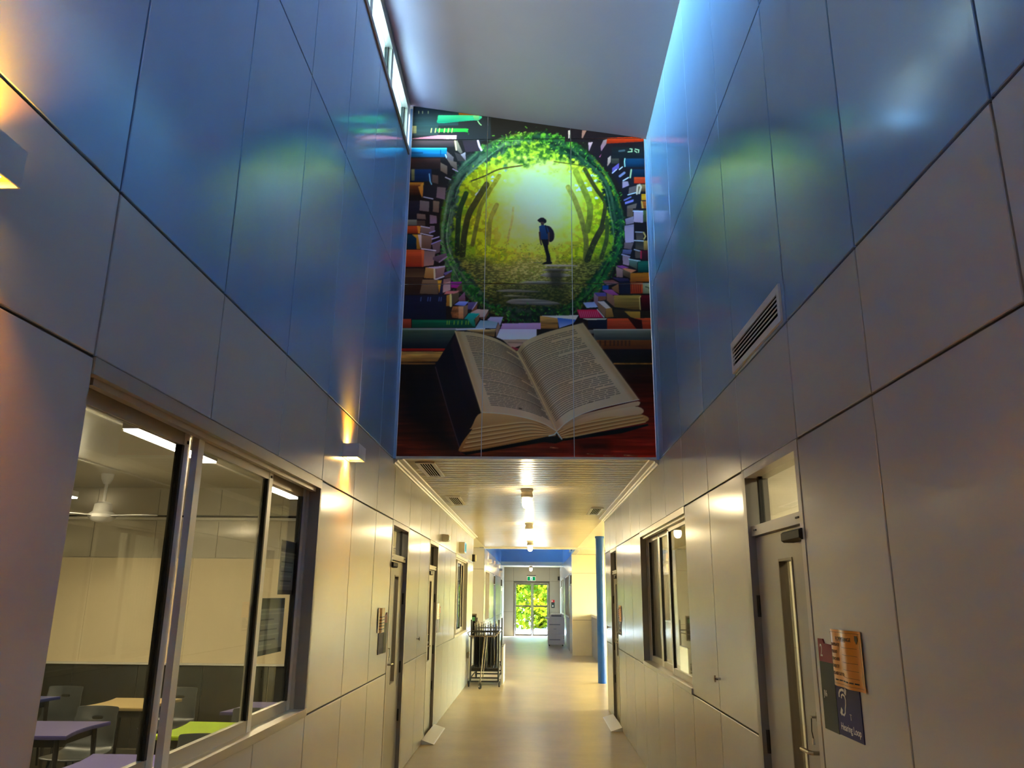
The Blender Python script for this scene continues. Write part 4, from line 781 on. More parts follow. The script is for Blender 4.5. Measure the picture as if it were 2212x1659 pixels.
# ================================================================ mural print on its nine panels
IMG, IOX, IOY = paint_mural()
def mural():
    root = tag(empty('mural', (0, YM, 2.958)), 'large printed mural of a walker in a glowing wood above an open book', 'mural')
    lin = np.minimum(.93, 1.55*np.where(IMG/255 <= .04045, IMG/255/12.92, ((IMG/255+.055)/1.055)**2.4)).astype(np.float32)
    K = np.array([[252.890403, 46.8657041, 1152.45069], [-3.14230924, -215.466345, 1741.84192], [-.00438560417, .0401898666, 1.0]])   # wall metres -> sketch units
    m = bpy.data.materials.new('satin_photo_print'); m.use_nodes = True; n = m.node_tree.nodes; b = n['Principled BSDF']
    at = n.new('ShaderNodeVertexColor'); at.layer_name = 'print'; m.node_tree.links.new(at.outputs[0], b.inputs['Base Color'])
    b.inputs['Roughness'].default_value = .45; b.inputs['Specular IOR Level'].default_value = .15
    xs = [XL+.022, -.498, .376, XR-.022]; zs = [2.958, 4.700, 6.335, 7.0]; g = .0035; step = .0046
    for i in range(3):
        for k in range(3):
            x0, x1 = xs[i]+g, xs[i+1]-g; z0, z1 = zs[k]+g, zs[k+1]-g
            if k == 2:
                za, zb = slope(x0)-.004, slope(x1)-.004
                if i == 2: zb = max(zb, z0+.002)
            else: za = min(z1, slope(x0)-.004); zb = min(z1, slope(x1)-.004)
            nx = max(2, int((x1-x0)/step)); nz = max(2, int((max(za, zb)-z0)/step))
            U, V = np.meshgrid(np.linspace(0, 1, nx+1), np.linspace(0, 1, nz+1))
            X = x0+(x1-x0)*U; top = za+(zb-za)*U; Z = z0+(top-z0)*V
            q = np.stack([X, Z, np.ones_like(X)], -1) @ K.T; px = q[..., 0]/q[..., 2]-IOX-.5; py = q[..., 1]/q[..., 2]-IOY-.5
            px = np.clip(px, 0, lin.shape[1]-1.001); py = np.clip(py, 0, lin.shape[0]-1.001); ix = px.astype(int); iy = py.astype(int); fx = (px-ix)[..., None]; fy = (py-iy)[..., None]
            c = (lin[iy, ix]*(1-fx)+lin[iy, ix+1]*fx)*(1-fy)+(lin[iy+1, ix]*(1-fx)+lin[iy+1, ix+1]*fx)*fy
            nv = (nx+1)*(nz+1)
            co = np.empty((nv+4, 3), np.float32); co[:nv, 0] = X.ravel(); co[:nv, 1] = 0; co[:nv, 2] = (Z-2.958).ravel()
            cor = [0, nx, nz*(nx+1)+nx, nz*(nx+1)]
            co[nv:] = co[cor]; co[nv:, 1] = .010
            a = (np.arange(nz)[:, None]*(nx+1)+np.arange(nx)[None, :]).ravel()
            quads = np.stack([a, a+1, a+nx+2, a+nx+1], -1)
            ed = [list(range(0, nx+1)), [nx+r*(nx+1) for r in range(nz+1)], [nz*(nx+1)+r for r in range(nx, -1, -1)], [r*(nx+1) for r in range(nz, -1, -1)]]
            rim = [tuple([nv+(e+1) % 4, nv+e]+ed[e]) for e in range(4)]
            faces = [tuple(f) for f in quads.tolist()]+rim
            me = bpy.data.meshes.new('print_panel'); me.from_pydata(co.tolist(), [], faces)
            ca = me.color_attributes.new('print', 'FLOAT_COLOR', 'POINT')
            cc = np.ones((nv+4, 4), np.float32); cc[:nv, :3] = c.reshape(-1, 3); cc[nv:, :3] = cc[cor, :3]
            ca.data.foreach_set('color', cc.ravel()); me.materials.append(m)
            o = bpy.data.objects.new('print_panel', me); COL.objects.link(o); o.parent = root
mural()

# ================================================================ lamps
def wall_lamp(y, label, power):
    r = tag(empty('wall_lamp', (XL, y, 2.615)), label, 'wall lamp', 'box wall lamps along the lamp side')
    h, L, d = .096, .22, .113
    m = MB()
    grid_solid('housing', [.0, .004, d-.004, d], [0, .004, L-.004, L], [0, h], lambda a, b, c: .004 < a < d-.004 and .004 < b < L-.004, M['lampwhite'], r)
    for z, nz in ((.018, -1), (h-.018, 1)):
        MB().box(.006, .006, z-.002, d-.006, L-.006, z+.002).build('reflector', M['lensrim'], r)
        le = MB(); le.box(.012, .03, z+nz*.004-.001, d-.03, L-.03, z+nz*.004+.001); le.build('lens', M['lens'], r)
        l = bpy.data.lights.new('wall_lamp_light', 'AREA'); l.shape = 'RECTANGLE'; l.size = .03; l.size_y = .05; l.energy = power; l.color = (1.0, .31, .012); l.spread = math.radians(105)
        o = bpy.data.objects.new('wall_lamp_light', l); COL.objects.link(o); o.parent = r; o.location = (.028, L/2, z+nz*.008); o.rotation_euler = (0 if nz < 0 else math.pi, 0, 0)
    return r
M['lampwhite'] = pmat('white_lamp_metal', (.55, .54, .54), .4)
wall_lamp(-2.485, 'unseen white box lamp added behind the viewer to brighten the near walls', 1.0)  # unseen lamp, added to lighten the walls near the camera
wall_lamp(1.40, 'white box lamp with amber glow at the near corner of the photo', 3.6)
wall_lamp(5.285, 'white box lamp with amber glow above the wall between window and first door', 1.9)
for y, t in ((22.95, 'nearest'), (26.8, 'middle'), (30.7, 'last')): wall_lamp(y, t+' of the three amber box lamps in the far corridor', 1.0)
def bulkhead_light(y, label, x=-.085):
    r = tag(empty('ceiling_light', (x, y, CZ)), label, 'ceiling light', 'jar lights along the corridor ceiling')
    MB().lathe([(.075, 0), (.075, -.02), (.062, -.035)], (0, 0, 0), 24).build('base', M['lampwhite'], r, True)
    MB().lathe([(.062, -.035), (.074, -.075), (.074, -.085), (.060, -.105)], (0, 0, 0), 24).build('collar', M['lampgrey'], r, True)
    MB().lathe([(.052, -.105), (.058, -.125), (.058, -.175), (.050, -.205), (.034, -.226), (.012, -.236)], (0, 0, 0), 24).build('globe', M['globe'], r, True)
    return r
M['lampgrey'] = pmat('grey_cast_collar', (.38, .35, .30), .4, metal=.3)
bulkhead_light(9.39, 'glowing jar light nearest the mural on the corridor ceiling'); bulkhead_light(13.99, 'glowing jar light in the middle of the low ceiling')
bulkhead_light(18.58, 'glowing jar light at the edge of the first blue opening', -.09); bulkhead_light(33.6, 'glowing jar light above the green exit sign', -.13)
# ================================================================ vents
def grille(r, w, h, n, ax):      # frame and louvres in the local x-y plane, facing -z
    f = .036
    MB().box(-w/2, -h/2, -.012, w/2, -h/2+f, 0).build('frame', M['trimw'], r); MB().box(-w/2, h/2-f, -.012, w/2, h/2, 0).build('frame', M['trimw'], r)
    MB().box(-w/2, -h/2+f, -.012, -w/2+f, h/2-f, 0).build('frame', M['trimw'], r); MB().box(w/2-f, -h/2+f, -.012, w/2, h/2-f, 0).build('frame', M['trimw'], r)
    MB().box(-w/2+f, -h/2+f, -.0015, w/2-f, h/2-f, -.001).build('slot_shade', M['dark'], r)  # flat black sheet painting the shade behind the slots, no depth behind
    iw = w-2*f; p = iw/n
    for q in range(n):
        x = -w/2+f+p*q; MB().prism([(x-.001, -.0135), (x+p*.30, -.0135), (x+p*.30, -.0115), (x-.001, -.0115)], 1, -h/2+f, h/2-f).build('louvre', M['trimw'], r)
for x, y, ln, lab in ((-1.06, 7.90, .90, 'white ceiling vent tucked under the mural edge'), (-1.06, 10.60, .92, 'white ceiling vent on the lamp side past the first jar light'), (.915, 11.84, .93, 'white ceiling vent on the side of the blue column')):
    r = tag(empty('ceiling_vent', (x, y, CZ-.001)), lab, 'vent', 'slotted ceiling vents'); grille(r, .19, ln, 5, 0)
wv = tag(empty('wall_vent', (XR-.001, 3.925, 3.046)), 'long white louvred vent low on the blue wall', 'vent'); wv.rotation_euler = Euler3 = Matrix(((0, 0, 1), (0, 1, 0), (-1, 0, 0))).to_euler()
grille(wv, .185, .915, 5, 0)
# ================================================================ signs and notices
WT = pmat('white_print', (.80, .78, .72), .5, var=.01); INK = pmat('black_print', (.02, .015, .01), .5)
MAR = pmat('maroon_acrylic', (.25, .03, .04), .5, spec=.25, var=.03); CHAR = pmat('charcoal_acrylic', (.035, .050, .050), .5, spec=.25, var=.05); NAVY = pmat('navy_acrylic', (.022, .024, .12), .5, spec=.25, var=.03)
ORG = pmat('orange_laminated_paper', (.72, .24, .012), .3, var=.06, scale=5, coat=.25)
def ribbon(m, pts, w, put):
    i = len(m.v); n = len(pts)
    for k in range(n):
        a = Vector(pts[max(k-1, 0)]); b = Vector(pts[min(k+1, n-1)]); d = (b-a).normalized(); p = Vector(pts[k]); q = Vector((-d.y, d.x))*w/2
        for h in (0, .0006): m.v += [put(p+q, h), put(p-q, h)]
    for k in range(n-1):
        a = i+k*4; m.f += [(a+2, a+3, a+7, a+6), (a, a+4, a+5, a+1), (a, a+2, a+6, a+4), (a+1, a+5, a+7, a+3)]
    m.f += [(i, i+1, i+3, i+2), (i+4*n-4, i+4*n-2, i+4*n-1, i+4*n-3)]
def sign_set(side, y, num, room, labs):
    """room plate, hearing-loop plate and orange notice; u runs from the door edge of the plate, z is height"""
    s = -1 if side == 'R' else 1                # facing direction in x
    x = XR if side == 'R' else XL
    uy = -1.0                                   # plates run from the door towards the viewer on both walls
    td = (0, -1, 0) if side == 'R' else (0, 1, 0); nn = (s, 0, 0)
    Y = lambda u: y+uy*u
    P = lambda u, z, h=0: (x+s*h, Y(u), z)
    r = tag(empty('room_sign', (0, 0, 0)), labs[0], 'sign', 'room number plates beside the doors')
    m = MB(); m.prism([(Y(u), z) for u, z in ((.0, 1.458), (.0, 1.545), (.055, 1.545), (.067, 1.528), (.148, 1.528), (.148, 1.458))], 0, x, x+s*.005); m.build('number_plate', MAR, r)
    MB().box(x, Y(0), 1.205, x+s*.005, Y(.148), 1.457).build('name_plate', CHAR, r)
    # navy hearing loop plate
    h = tag(empty('hearing_loop_sign', (0, 0, 0)), labs[1], 'sign', 'hearing loop plates beside the doors')
    MB().box(x, Y(.1485), 1.207, x+s*.004, Y(.378), 1.458).build('plate', NAVY, h)
    lx = lambda u: u if side == 'R' else None
    if side == 'R':
        lettering(num, .068, P(.018, 1.478, .0052), td, nn, WT, r, .8); lettering(room, .033, P(.022, 1.328, .0052), td, nn, WT, r, .8)
        lettering('Hearing Loop', .036, P(.172, 1.228, .0042), td, nn, WT, h, .95); lettering('T', .03, P(.268, 1.272, .0042), td, nn, WT, h)
        put = lambda p, e: (x+s*(.0042+e), Y(p.x), p.y)
        O = Vector((.165, 1.266)); EV = lambda q: O+Vector((q[0]*.165, q[1]*.108))
        em = MB(); ribbon(em, [EV(q) for q in [(.10, .70), (.10, .82), (.16, .92), (.28, .97), (.40, .95)]], .009, put); em.build('ear_outer', WT, h)
        em = MB(); ribbon(em, [EV(q) for q in [(.22, .68), (.24, .78), (.32, .82), (.42, .78), (.46, .66), (.44, .50), (.40, .38), (.38, .24), (.30, .14), (.20, .16)]], .007, put); em.build('ear_inner', WT, h)
        em = MB(); ribbon(em, [EV(q) for q in [(.52, 1.02), (.46, .84)]], .016, put); em.build('slash_upper', WT, h)
        em = MB(); ribbon(em, [EV(q) for q in [(.20, .34), (.12, .14)]], .016, put); em.build('slash_lower', WT, h)
    # orange laminated room-change notice, slightly bowed
    o = tag(empty('paper_notice', (0, 0, 0)), labs[2], 'notice', 'orange notices taped over the plates')
    m = MB(); N = 16; u0, u1, z0, z1 = .152, .447, 1.383, 1.588
    bow = lambda t: .006+.010*math.sin(math.pi*t)+.0035*math.sin(t*13)
    for q in range(N+1):
        t = q/N; u = u0+(u1-u0)*t
        for z in (z0, z1): m.v += [P(u, z, bow(t)), P(u, z, bow(t)-.0006)]
    for q in range(N):
        a = q*4; m.f += [(a, a+4, a+6, a+2), (a+1, a+3, a+7, a+5), (a, a+1, a+5, a+4), (a+2, a+6, a+7, a+3)]
    m.f += [(0, 2, 3, 1), (N*4, N*4+1, N*4+3, N*4+2)]
    m.build('sheet', ORG, o, True)
    def inkline(u, z, w, hgt=.0012):
        mm = MB(); n = 8
        for q in range(n+1):
            t = (u+w*q/n-u0)/(u1-u0)
            for zz in (z, z+hgt): mm.v.append(P(u+w*q/n, zz, bow(t)+.0012))
        for q in range(n): mm.f.append((q*2, q*2+2, q*2+3, q*2+1))
        mm.build('ruled_line', INK, o)
    if side == 'R':
        bt = lambda u: bow((u-u0)/(u1-u0))+.0035
        def bent(tx, size, u, z, sx):
            ob = lettering(tx, size, P(u, z, 0), td, nn, INK, o, sx)
            for vv in ob.data.vertices: vv.co.x += s*(bow((y-vv.co.y-u0)/(u1-u0))+.0014)
        bent('ROOM CHANGE', .020, .222, 1.549, 1.0); inkline(.222, 1.546, .11)
        for tx, z in (('DAY/DATE', 1.528), ('PERIOD', 1.502), ('TEACHER', 1.476), ('SUBJECT', 1.450), ('PLEASE GO TO:', 1.424)):
            bent(tx, .0165, .172, z, 1.0); inkline(.275, z-.002, .13)
        [inkline(.19+k*.036, 1.404, .030, .005) for k in range(6)]
        for u, z, w_ in ((.162, 1.578, .275), (.162, 1.393, .275)): inkline(u, z, w_)
        for u in (.162, .4365): MB().box(*P(u, 1.393, bt(u)-.002), *P(u+.0012, 1.579, bt(u)-.0024)).build('border_line', INK, o)
        m = MB(); m.prism([(Y(u), z) for u, z in ((.396, 1.572), (.420, 1.572), (.420, 1.556), (.408, 1.543), (.396, 1.556))], 0, x+s*(bow(.85)+.002), x+s*(bow(.85)+.003)); m.build('crest', INK, o)
    else:
        for k in range(5): inkline(.20, 1.41+k*.025, .2, .006)
    return r
sign_set('R', 3.377, '2', 'J16', ('maroon and charcoal room number plate with a white 2', 'navy hearing loop plate under the orange room change notice', 'orange room change notice overlapping the plates near the first grey door'))
sign_set('L', 7.30, '', '', ('small maroon and charcoal plate beside the door past the classroom', 'small navy plate beside the door past the classroom', 'small orange notice beside the door past the classroom'))
sign_set('L', 11.46, '', '', ('tiny plate just past the second lamp-side door', 'tiny navy plate just past the second lamp-side door', 'tiny orange notice just past the second lamp-side door'))
sign_set('R', 11.235, '', '', ('tiny plate between the sliding window and the door by the blue column', 'tiny navy plate by the door next to the blue column', 'tiny orange notice by the door next to the blue column'))
# notices taped on the classroom window
PAP = pmat('grey_backed_paper', (.36, .35, .33), .35, var=.05); PAPD = pmat('dark_print_band', (.07, .075, .09), .4); PAPL = pmat('pale_print', (.55, .54, .5), .4)
for (y0, y1, z0, z1, rot), lab in (((4.43, 4.72, 1.695, 1.995, 0), 'upper printed sheet taped inside the classroom window'), ((4.17, 4.58, 1.387, 1.677, .0), 'lower printed sheet taped inside the classroom window')):
    r = tag(empty('window_notice', (-1.420, y0, z0)), lab, 'notice', 'sheets taped inside the classroom window'); w_ = y1-y0; h = z1-z0
    MB().box(-.001, 0, 0, 0, w_, h).build('sheet', PAP, r)
    for za, zb, mt in ((.0, .025, PAPD), (.235, .296, PAPD), (.205, .212, PAPL), (.225, .232, PAPL)): MB().box(0, .004, za, .0006, w_-.004, min(zb, h-.003)).build('print_band', mt, r)
    for k in range(6): MB().box(0, .03, .045+k*.026, .0006, w_*(.55+.3*random.random()), .052+k*.026).build('print_line', PAPD if k % 2 else PAPL, r)
# ================================================================ wall hooks, floor ramps, column, boxes on the walls
for side, y, z, lab in (('R', 5.196, 1.213, 'small steel cross hook on the wall before the sliding window'), ('L', 9.19, 1.223, 'small steel cross hook between the two lamp-side doors'), ('R', 12.6, 1.25, 'small steel cross hook at the wall end by the blue column')):
    x = DX(side, 0); s = 1 if side == 'L' else -1; r = tag(empty('wall_hook', (x, y, z)), lab, 'hook', 'steel cross hooks')
    MB().tube([(0, 0, 0), (s*.03, 0, 0)], .008, 10).build('stem', M['chrome'], r); MB().tube([(s*.032, 0, -.018), (s*.036, 0, 0), (s*.032, 0, .020)], .006, 8).build('upright_bar', M['chrome'], r, True); MB().tube([(s*.028, -.032, 0), (s*.028, .032, 0)], .004, 8).build('cross_bar', M['black'], r)
for x0, x1, y0, y1, lab in ((XL+.002, -1.183, 9.93, 11.13, 'cream wedge ramp on the floor before the second lamp-side door'), (XR-.002, 1.022, 11.05, 12.29, 'cream wedge ramp on the floor before the door by the blue column')):
    r = tag(empty('floor_ramp', (0, y0, 0)), lab, 'ramp', 'wedge ramps at doors'); MB().prism([(x0, .001), (x1, .001), (x1, .006), (x0, .05)], 1, 0, y1-y0).build('wedge', M['trimw'], r); MB().prism([(x1, .0005), (x1+(.012 if x1 < 0 else -.012), .0005), (x1, .007)], 1, 0, y1-y0).build('nosing', M['aluL'], r)
cl_ = tag(empty('column', (1.397, 16.95, 0)), 'round glossy blue steel column standing in the bright bay', 'column')
MB().lathe([(.088, 0), (.088, 2.90)], (0, 0, 0), 40).build('shaft', M['column'], cl_, True); MB().lathe([(.10, 2.90), (.10, 2.941)], (0, 0, 0), 32).build('cap_plate', M['column'], cl_)
# wall-mounted boxes on the lamp side
r = tag(empty('wall_speaker', (XL, 11.40, 2.50)), 'small beige speaker box above the second lamp-side door', 'speaker')
m = MB(); m.prism([(0, -.05), (.09, -.045), (.09, .045), (0, .05)], 1, 0, .16); m.build('body', M['cream'], r); MB().prism([(.0905, -.04), (.10, -.03), (.10, .03), (.0905, .04)], 1, .01, .15).build('front', M['trimw'], r)
M['signface'] = emat('exit_face_glow', (.55, .85, .95), .16); M['signgreen'] = emat('exit_green_glow', (.01, .55, .16), .10); M['signwhite'] = emat('exit_white_glow', (.9, 1, .95), .17)
r = tag(empty('exit_sign', (XL, 14.0, 2.43)), 'exit light box mounted high on the wall over the small window', 'exit sign')
MB().box(0, 0, 0, .10, .36, .18).build('body', M['cream'], r); MB().box(.10, .005, .005, .104, .355, .175).build('face', M['signface'], r); MB().box(.1042, .10, .03, .1047, .26, .15).build('pictogram', M['signgreen'], r)
r = tag(empty('door_sounder', (XL, 17.05, 2.40)), 'small black sounder at the end of the lamp-side wall', 'sounder'); MB().box(0, 0, 0, .06, .11, .15).build('body', M['black'], r); MB().box(.06, .01, .01, .085, .10, .14).build('front', M['cream'], r)
r = tag(empty('wall_socket', (XL, 16.3, .50)), 'small beige power socket low on the wall behind the trolley', 'socket'); MB().box(0, 0, 0, .035, .13, .11).build('back_box', M['cream'], r); MB().box(.035, .01, .01, .041, .12, .10).build('face_plate', M['trimw'], r)
# exit sign over the glazed doors
r = tag(empty('exit_sign', (-.115, 35.80, 2.345)), 'green running man exit sign above the glazed exit doors', 'exit sign')
MB().box(-.20, -.07, .215, .20, -.001, .25).build('top_housing', M['black'], r); MB().box(-.19, -.05, 0, .19, -.012, .215).build('frame', M['aluL'], r); MB().box(-.172, -.054, .02, .172, -.05, .19).build('face', M['signgreen'], r)
MB().box(-.055, -.056, .03, .055, -.054, .18).build('white_field', M['signwhite'], r)
fm = MB(); fm.box(-.008, -.058, .115, .016, -.056, .15); fm.build('running_figure_head', M['signgreen'], r)
MB().prism([(-.02, .11), (.02, .11), (.012, .075), (.03, .04), (.018, .036), (0, .068), (-.022, .04), (-.034, .046), (-.008, .08)], 1, -.058, -.056).build('running_figure', M['signgreen'], r)
r = tag(empty('fire_sign', (.77, 35.80, 1.20)), 'red and black fire call plate beside the exit doors', 'sign'); MB().box(0, -.03, .24, .145, -.001, .345).build('call_point', pmat('red_plastic', (.62, .02, .02), .3), r); MB().box(0, -.012, 0, .145, -.001, .24).build('lower_plate', CHAR, r); MB().box(.04, -.014, .05, .09, -.012, .12).build('pictogram', WT, r); MB().box(.015, -.034, .26, .05, -.03, .32).build('white_mark', WT, r)
r = tag(empty('wall_speaker', (1.06, 35.80, 2.38)), 'small black speaker at the top corner beside the exit', 'speaker'); MB().box(0, -.09, 0, .085, -.001, .17).build('body', M['black'], r); MB().box(.01, -.096, .01, .075, -.09, .16).build('grille', M['gasket'], r)
r = tag(empty('smoke_detector', (-.36, 33.5, CZ)), 'small white smoke detector on the exit ceiling', 'detector'); MB().lathe([(.05, 0), (.05, -.02), (.03, -.04)], (0, 0, 0), 20).build('body', M['trimw'], r, True)
r = tag(empty('wall_plate', (XF-.001, 25.2, 3.06)), 'small white plate high on the far blue wall', 'wall plate'); MB().box(-.02, 0, 0, 0, .5, .22).build('plate', M['trimw'], r); MB().box(-.024, .05, .04, -.02, .45, .18).build('plate_face', M['lampwhite'], r)
# ================================================================ copier
def copier():
    r = tag(empty('copier', (.50, 29.0, 0)), 'pale grey office copier standing against the far wall', 'copier'); W_, D_, H_ = .585, .68, .90
    CG = pmat('pale_grey_plastic', (.72, .68, .63), .42, var=.03); CD = pmat('charcoal_plastic', (.10, .10, .10), .4)
    MB().box(0, 0, .05, W_, D_, .40).build('paper_cabinet', CG, r); MB().box(0, 0, .405, W_, D_, H_).build('body', CG, r)
    for z in (.20, .71): MB().box(.05, -.006, z, W_-.15, 0, z+.035).build('vent_slot', M['grey'], r)
    MB().box(.20, -.006, .57, .30, 0, .585).build('badge', M['grey'], r)
    MB().prism([(-.10, .94), (0, .905), (W_, .905), (W_, .97), (.03, .97), (-.10, .955)], 1, .02, D_-.02).build('exit_tray', CG, r)
    MB().box(.06, .05, .972, W_-.02, D_-.02, 1.06).build('scanner', CG, r); m = MB(); m.prism([(.10, 1.062), (W_-.04, 1.062), (W_-.08, 1.10), (.14, 1.10)], 1, .08, D_-.05); m.build('document_feeder', M['aluL'], r)
    MB().box(.12, .04, 1.005, W_-.10, .049, 1.045).build('feeder_slot', CD, r)
    for x, y in ((.05, .06), (W_-.06, .06), (.05, D_-.06), (W_-.06, D_-.06)): MB().tube([(x-.02, y, .027), (x+.02, y, .027)], .026, 12).build('caster', M['black'], r, True)
    MB().box(-.002, .002, .05, .02, .01, H_).build('corner_strip', M['aluL'], r)
    for z in (.26, .31): MB().box(W_-.035, -.008, z, W_-.01, 0, z+.02).build('socket', CD, r)
copier()
# ================================================================ trolley of folded stands
def trolley():
    r = tag(empty('stand_trolley', (-.955, 16.0, 0)), 'black tubular trolley loaded with folded stands by the wall', 'trolley')
    B = M['black']; x0, x1, y0, y1 = -.27, .27, 0, 1.55
    for x in (x0, x1):
        for y in (y0, y1): MB().tube([(x, y, .10), (x, y, 1.24)], .017, 8).build('post', B, r)
        for z in (.16, .34, .98): MB().tube([(x, y0, z), (x, y1, z)], .012, 8).build('side_rail', B, r)
    for y in (y0, y1):
        for z in (.10, .165, .295, .34): MB().tube([(x0, y, z), (x1, y, z)], .014, 8).build('cross_rail', B, r)
        MB().tube([(x0, y, 1.03), (x1, y, 1.03)], .013, 8).build('cross_rail', B, r)
    MB().tube([(x0, .02, 1.03), (x0-.06, -.12, 1.0), (x0-.02, -.22, .94), (x1-.06, -.22, .94), (x1+.0, -.12, 1.0), (x1, .02, 1.03)], .012, 8).build('handle_loop', M['bronze'], r, True)
    MB().tube([(x0, .25, 1.0), (x1, .25, 1.0)], .012, 8).build('cross_rail', B, r)
    MB().tube([(.0, -.02, 1.0), (-.03, -.20, .55), (-.06, -.36, .07)], .012, 8).build('leaning_strut', M['bronze'], r)
    MB().tube([(.05, -.02, 1.0), (.02, -.16, .60), (-.02, -.20, .18)], .008, 8).build('leaning_strut', M['bronze'], r)
    MB().box(x0, .05, .30, x1, 1.5, .32).build('shelf', M['gasket'], r)
    def caster(x, y, a, rad=.055):
        c = empty('caster', (x, y, rad)); c.parent = r; c.rotation_euler = (0, 0, a)
        MB().lathe([(rad*.45, -.016), (rad, -.012), (rad, .012), (rad*.45, .016)], (0, 0, 0), 20, ax=0).build('wheel', M['gasket'], c, True); MB().lathe([(rad*.4, -.018), (rad*.4, .018)], (0, 0, 0), 16, ax=0).build('hub', M['aluL'], c); MB().box(-.022, -.012, 0, -.018, .012, rad+.03).build('fork', M['bronze'], c); MB().box(.018, -.012, 0, .022, .012, rad+.03).build('fork', M['bronze'], c); MB().box(-.022, -.015, rad+.03, .022, .015, rad+.036).build('fork_plate', M['bronze'], c)
    caster(x0-.03, 0, 0); caster(x1+.02, 0, 0); caster(-.06, -.38, .5); caster(x0, y1, .2); caster(x1+.03, y1+.2, -.6)
    return r
trolley()
def folded_stand(x, y, h, lean, lab):
    r = tag(empty('folded_stand', (-.955+x, 16.0+y, .321)), lab, 'stand', 'folded black stands on the trolley')
    r.rotation_euler = (lean, 0, 0)
    MB().tube([(0, 0, 0), (0, 0, h)], .0115, 8).build('pole', M['black'], r); MB().tube([(0, 0, h), (0, 0, h+.05)], .008, 8).build('tip', M['bronze'], r)
    MB().box(-.012, .012, .05, .012, .46, .62).build('desk_plate', pmat_plate, r)
    for q in (-1, 1): MB().tube([(.0, .0, .25), (q*.010, .03, .03)], .005, 6).build('folded_leg', M['black'], r)
pmat_plate = pmat('dark_green_black_enamel', (.016, .020, .016), .3)
xs_ = [-.215, -.18, -.145, -.11, -.075, -.04, 0, .05, .085, .115, .15, .20, .23]
names = ['first', 'second', 'third', 'fourth', 'fifth', 'sixth', 'seventh', 'eighth', 'ninth', 'tenth', 'eleventh', 'twelfth', 'thirteenth']
for q, x in enumerate(xs_): folded_stand(x, .10+.06*(q % 3), .80+.02*(q % 3), 0, names[q]+' folded black stand on the trolley, counted from the wall')
r = tag(empty('white_board_pack', (-.64, 16.35, .0)), 'white panel leaning on the outer side of the trolley', 'panel'); MB().box(0, 0, .002, .035, .9, .72).build('sheet', M['trimw'], r); MB().box(-.002, -.002, .72, .037, .902, .735).build('edge_cap', M['grey'], r)
# ================================================================ classroom furniture
LEG = pmat('dark_desk_leg', (.02, .018, .02), .4)
def desk(x, y, rz, colr, lab, w_=.64, d=.66):
    r = tag(empty('student_desk', (x, y, .012), rz), lab, 'desk', 'coloured student desks')
    mt = pmat('desk_laminate', colr, .3, var=.04); P = []
    for q in range(7): t = q/6; P.append((-w_/2+.05*math.sin(math.pi*t), -d/2+d*t))
    for q in range(7): t = q/6; P.append((w_/2-.05*math.sin(math.pi*t), d/2-d*t))
    MB().prism(P, 2, .69, .708).build('desk_top', mt, r); MB().prism([(a*1.006, b*1.006) for a, b in P], 2, .682, .700).build('edge_band', pmat('desk_edge', tuple(c*.45 for c in colr), .4), r)
    for sx in (-1, 1):
        for sy in (-1, 1): MB().tube([(sx*.23, sy*.27, .682), (sx*.26, sy*.29, 0)], [.02, .014], 8).build('leg', LEG, r, True)
    MB().box(-.22, -.26, .62, .22, .26, .68).build('under_frame', LEG, r)
PURP = (.085, .075, .27)
desk(-3.69, 7.58, 0, (.50, .36, .16), 'tan topped student desk near the whiteboard'); desk(-3.62, 6.16, .05, PURP, 'purple topped desk in front of the tan desk'); desk(-2.40, 6.22, -.03, (.30, .46, .0), 'lime green topped student desk by the window')
desk(-2.44, 4.92, .0, PURP, 'purple topped desk closest to the classroom window sill'); desk(-4.90, 7.62, .0, (.05, .07, .30), 'blue topped desk furthest into the classroom'); desk(-2.36, 7.42, .0, PURP, 'purple topped desk behind the lime green desk')
SHELL = pmat('grey_plastic_shell', (.035, .041, .045), .35, var=.03)
def chair_mesh():
    m = MB(); prof = [(.22, .43), (.20, .445), (.10, .435), (-.05, .43), (-.13, .445), (-.18, .50), (-.205, .58), (-.225, .67), (-.230, .705), (-.237, .728), (-.245, .76), (-.255, .81), (-.258, .82)]
    nu = 8
    for j, (yy, zz) in enumerate(prof):
        hw = .21 if j < 5 else (.20-.004*(j-5)); hw = hw*(.93 if j == 0 else 1) if j < 11 else (.19 if j == 11 else .165)
        for i in range(nu+1):
            t = i/nu*2-1
            m.v.append((t*hw, yy+(.035*t*t if j > 5 else 0), zz+(.018*t*t if j <= 4 else 0)))
    for j in range(len(prof)-1):
        for i in range(nu):
            if j == 8 and i in (3, 4): continue
            a = j*(nu+1)+i; m.f.append((a, a+1, a+nu+2, a+nu+1))
    m.v = [(a, b, c*.915) for a, b, c in m.v]; return m.mesh('shell')
_cm = chair_mesh(); _cm.materials.append(SHELL)
def chair(x, y, rz, lab):
    r = tag(empty('student_chair', (x, y, .012), rz), lab, 'chair', 'grey shell chairs in the classroom')
    o = obj('shell', _cm, None, r, True); sd = o.modifiers.new('thick', 'SOLIDIFY'); sd.thickness = .008; ss = o.modifiers.new('round', 'SUBSURF'); ss.levels = 1; ss.render_levels = 2
    for sx in (-1, 1):
        for sy, ty in ((.14, .20), (-.10, -.22)): MB().tube([(sx*.15, sy, .393), (sx*.19, ty, 0)], .011, 8).build('leg', M['black'], r)
    MB().tube([(-.15, .02, .384), (.15, .02, .384)], .011, 8).build('seat_bar', M['black'], r)
chair(-3.70, 6.80, math.pi, 'grey shell chair between the purple desk and the tan desk'); chair(-3.62, 8.22, math.pi, 'grey shell chair tucked behind the tan desk'); chair(-2.36, 6.80, math.pi, 'grey shell chair pushed in behind the lime desk')
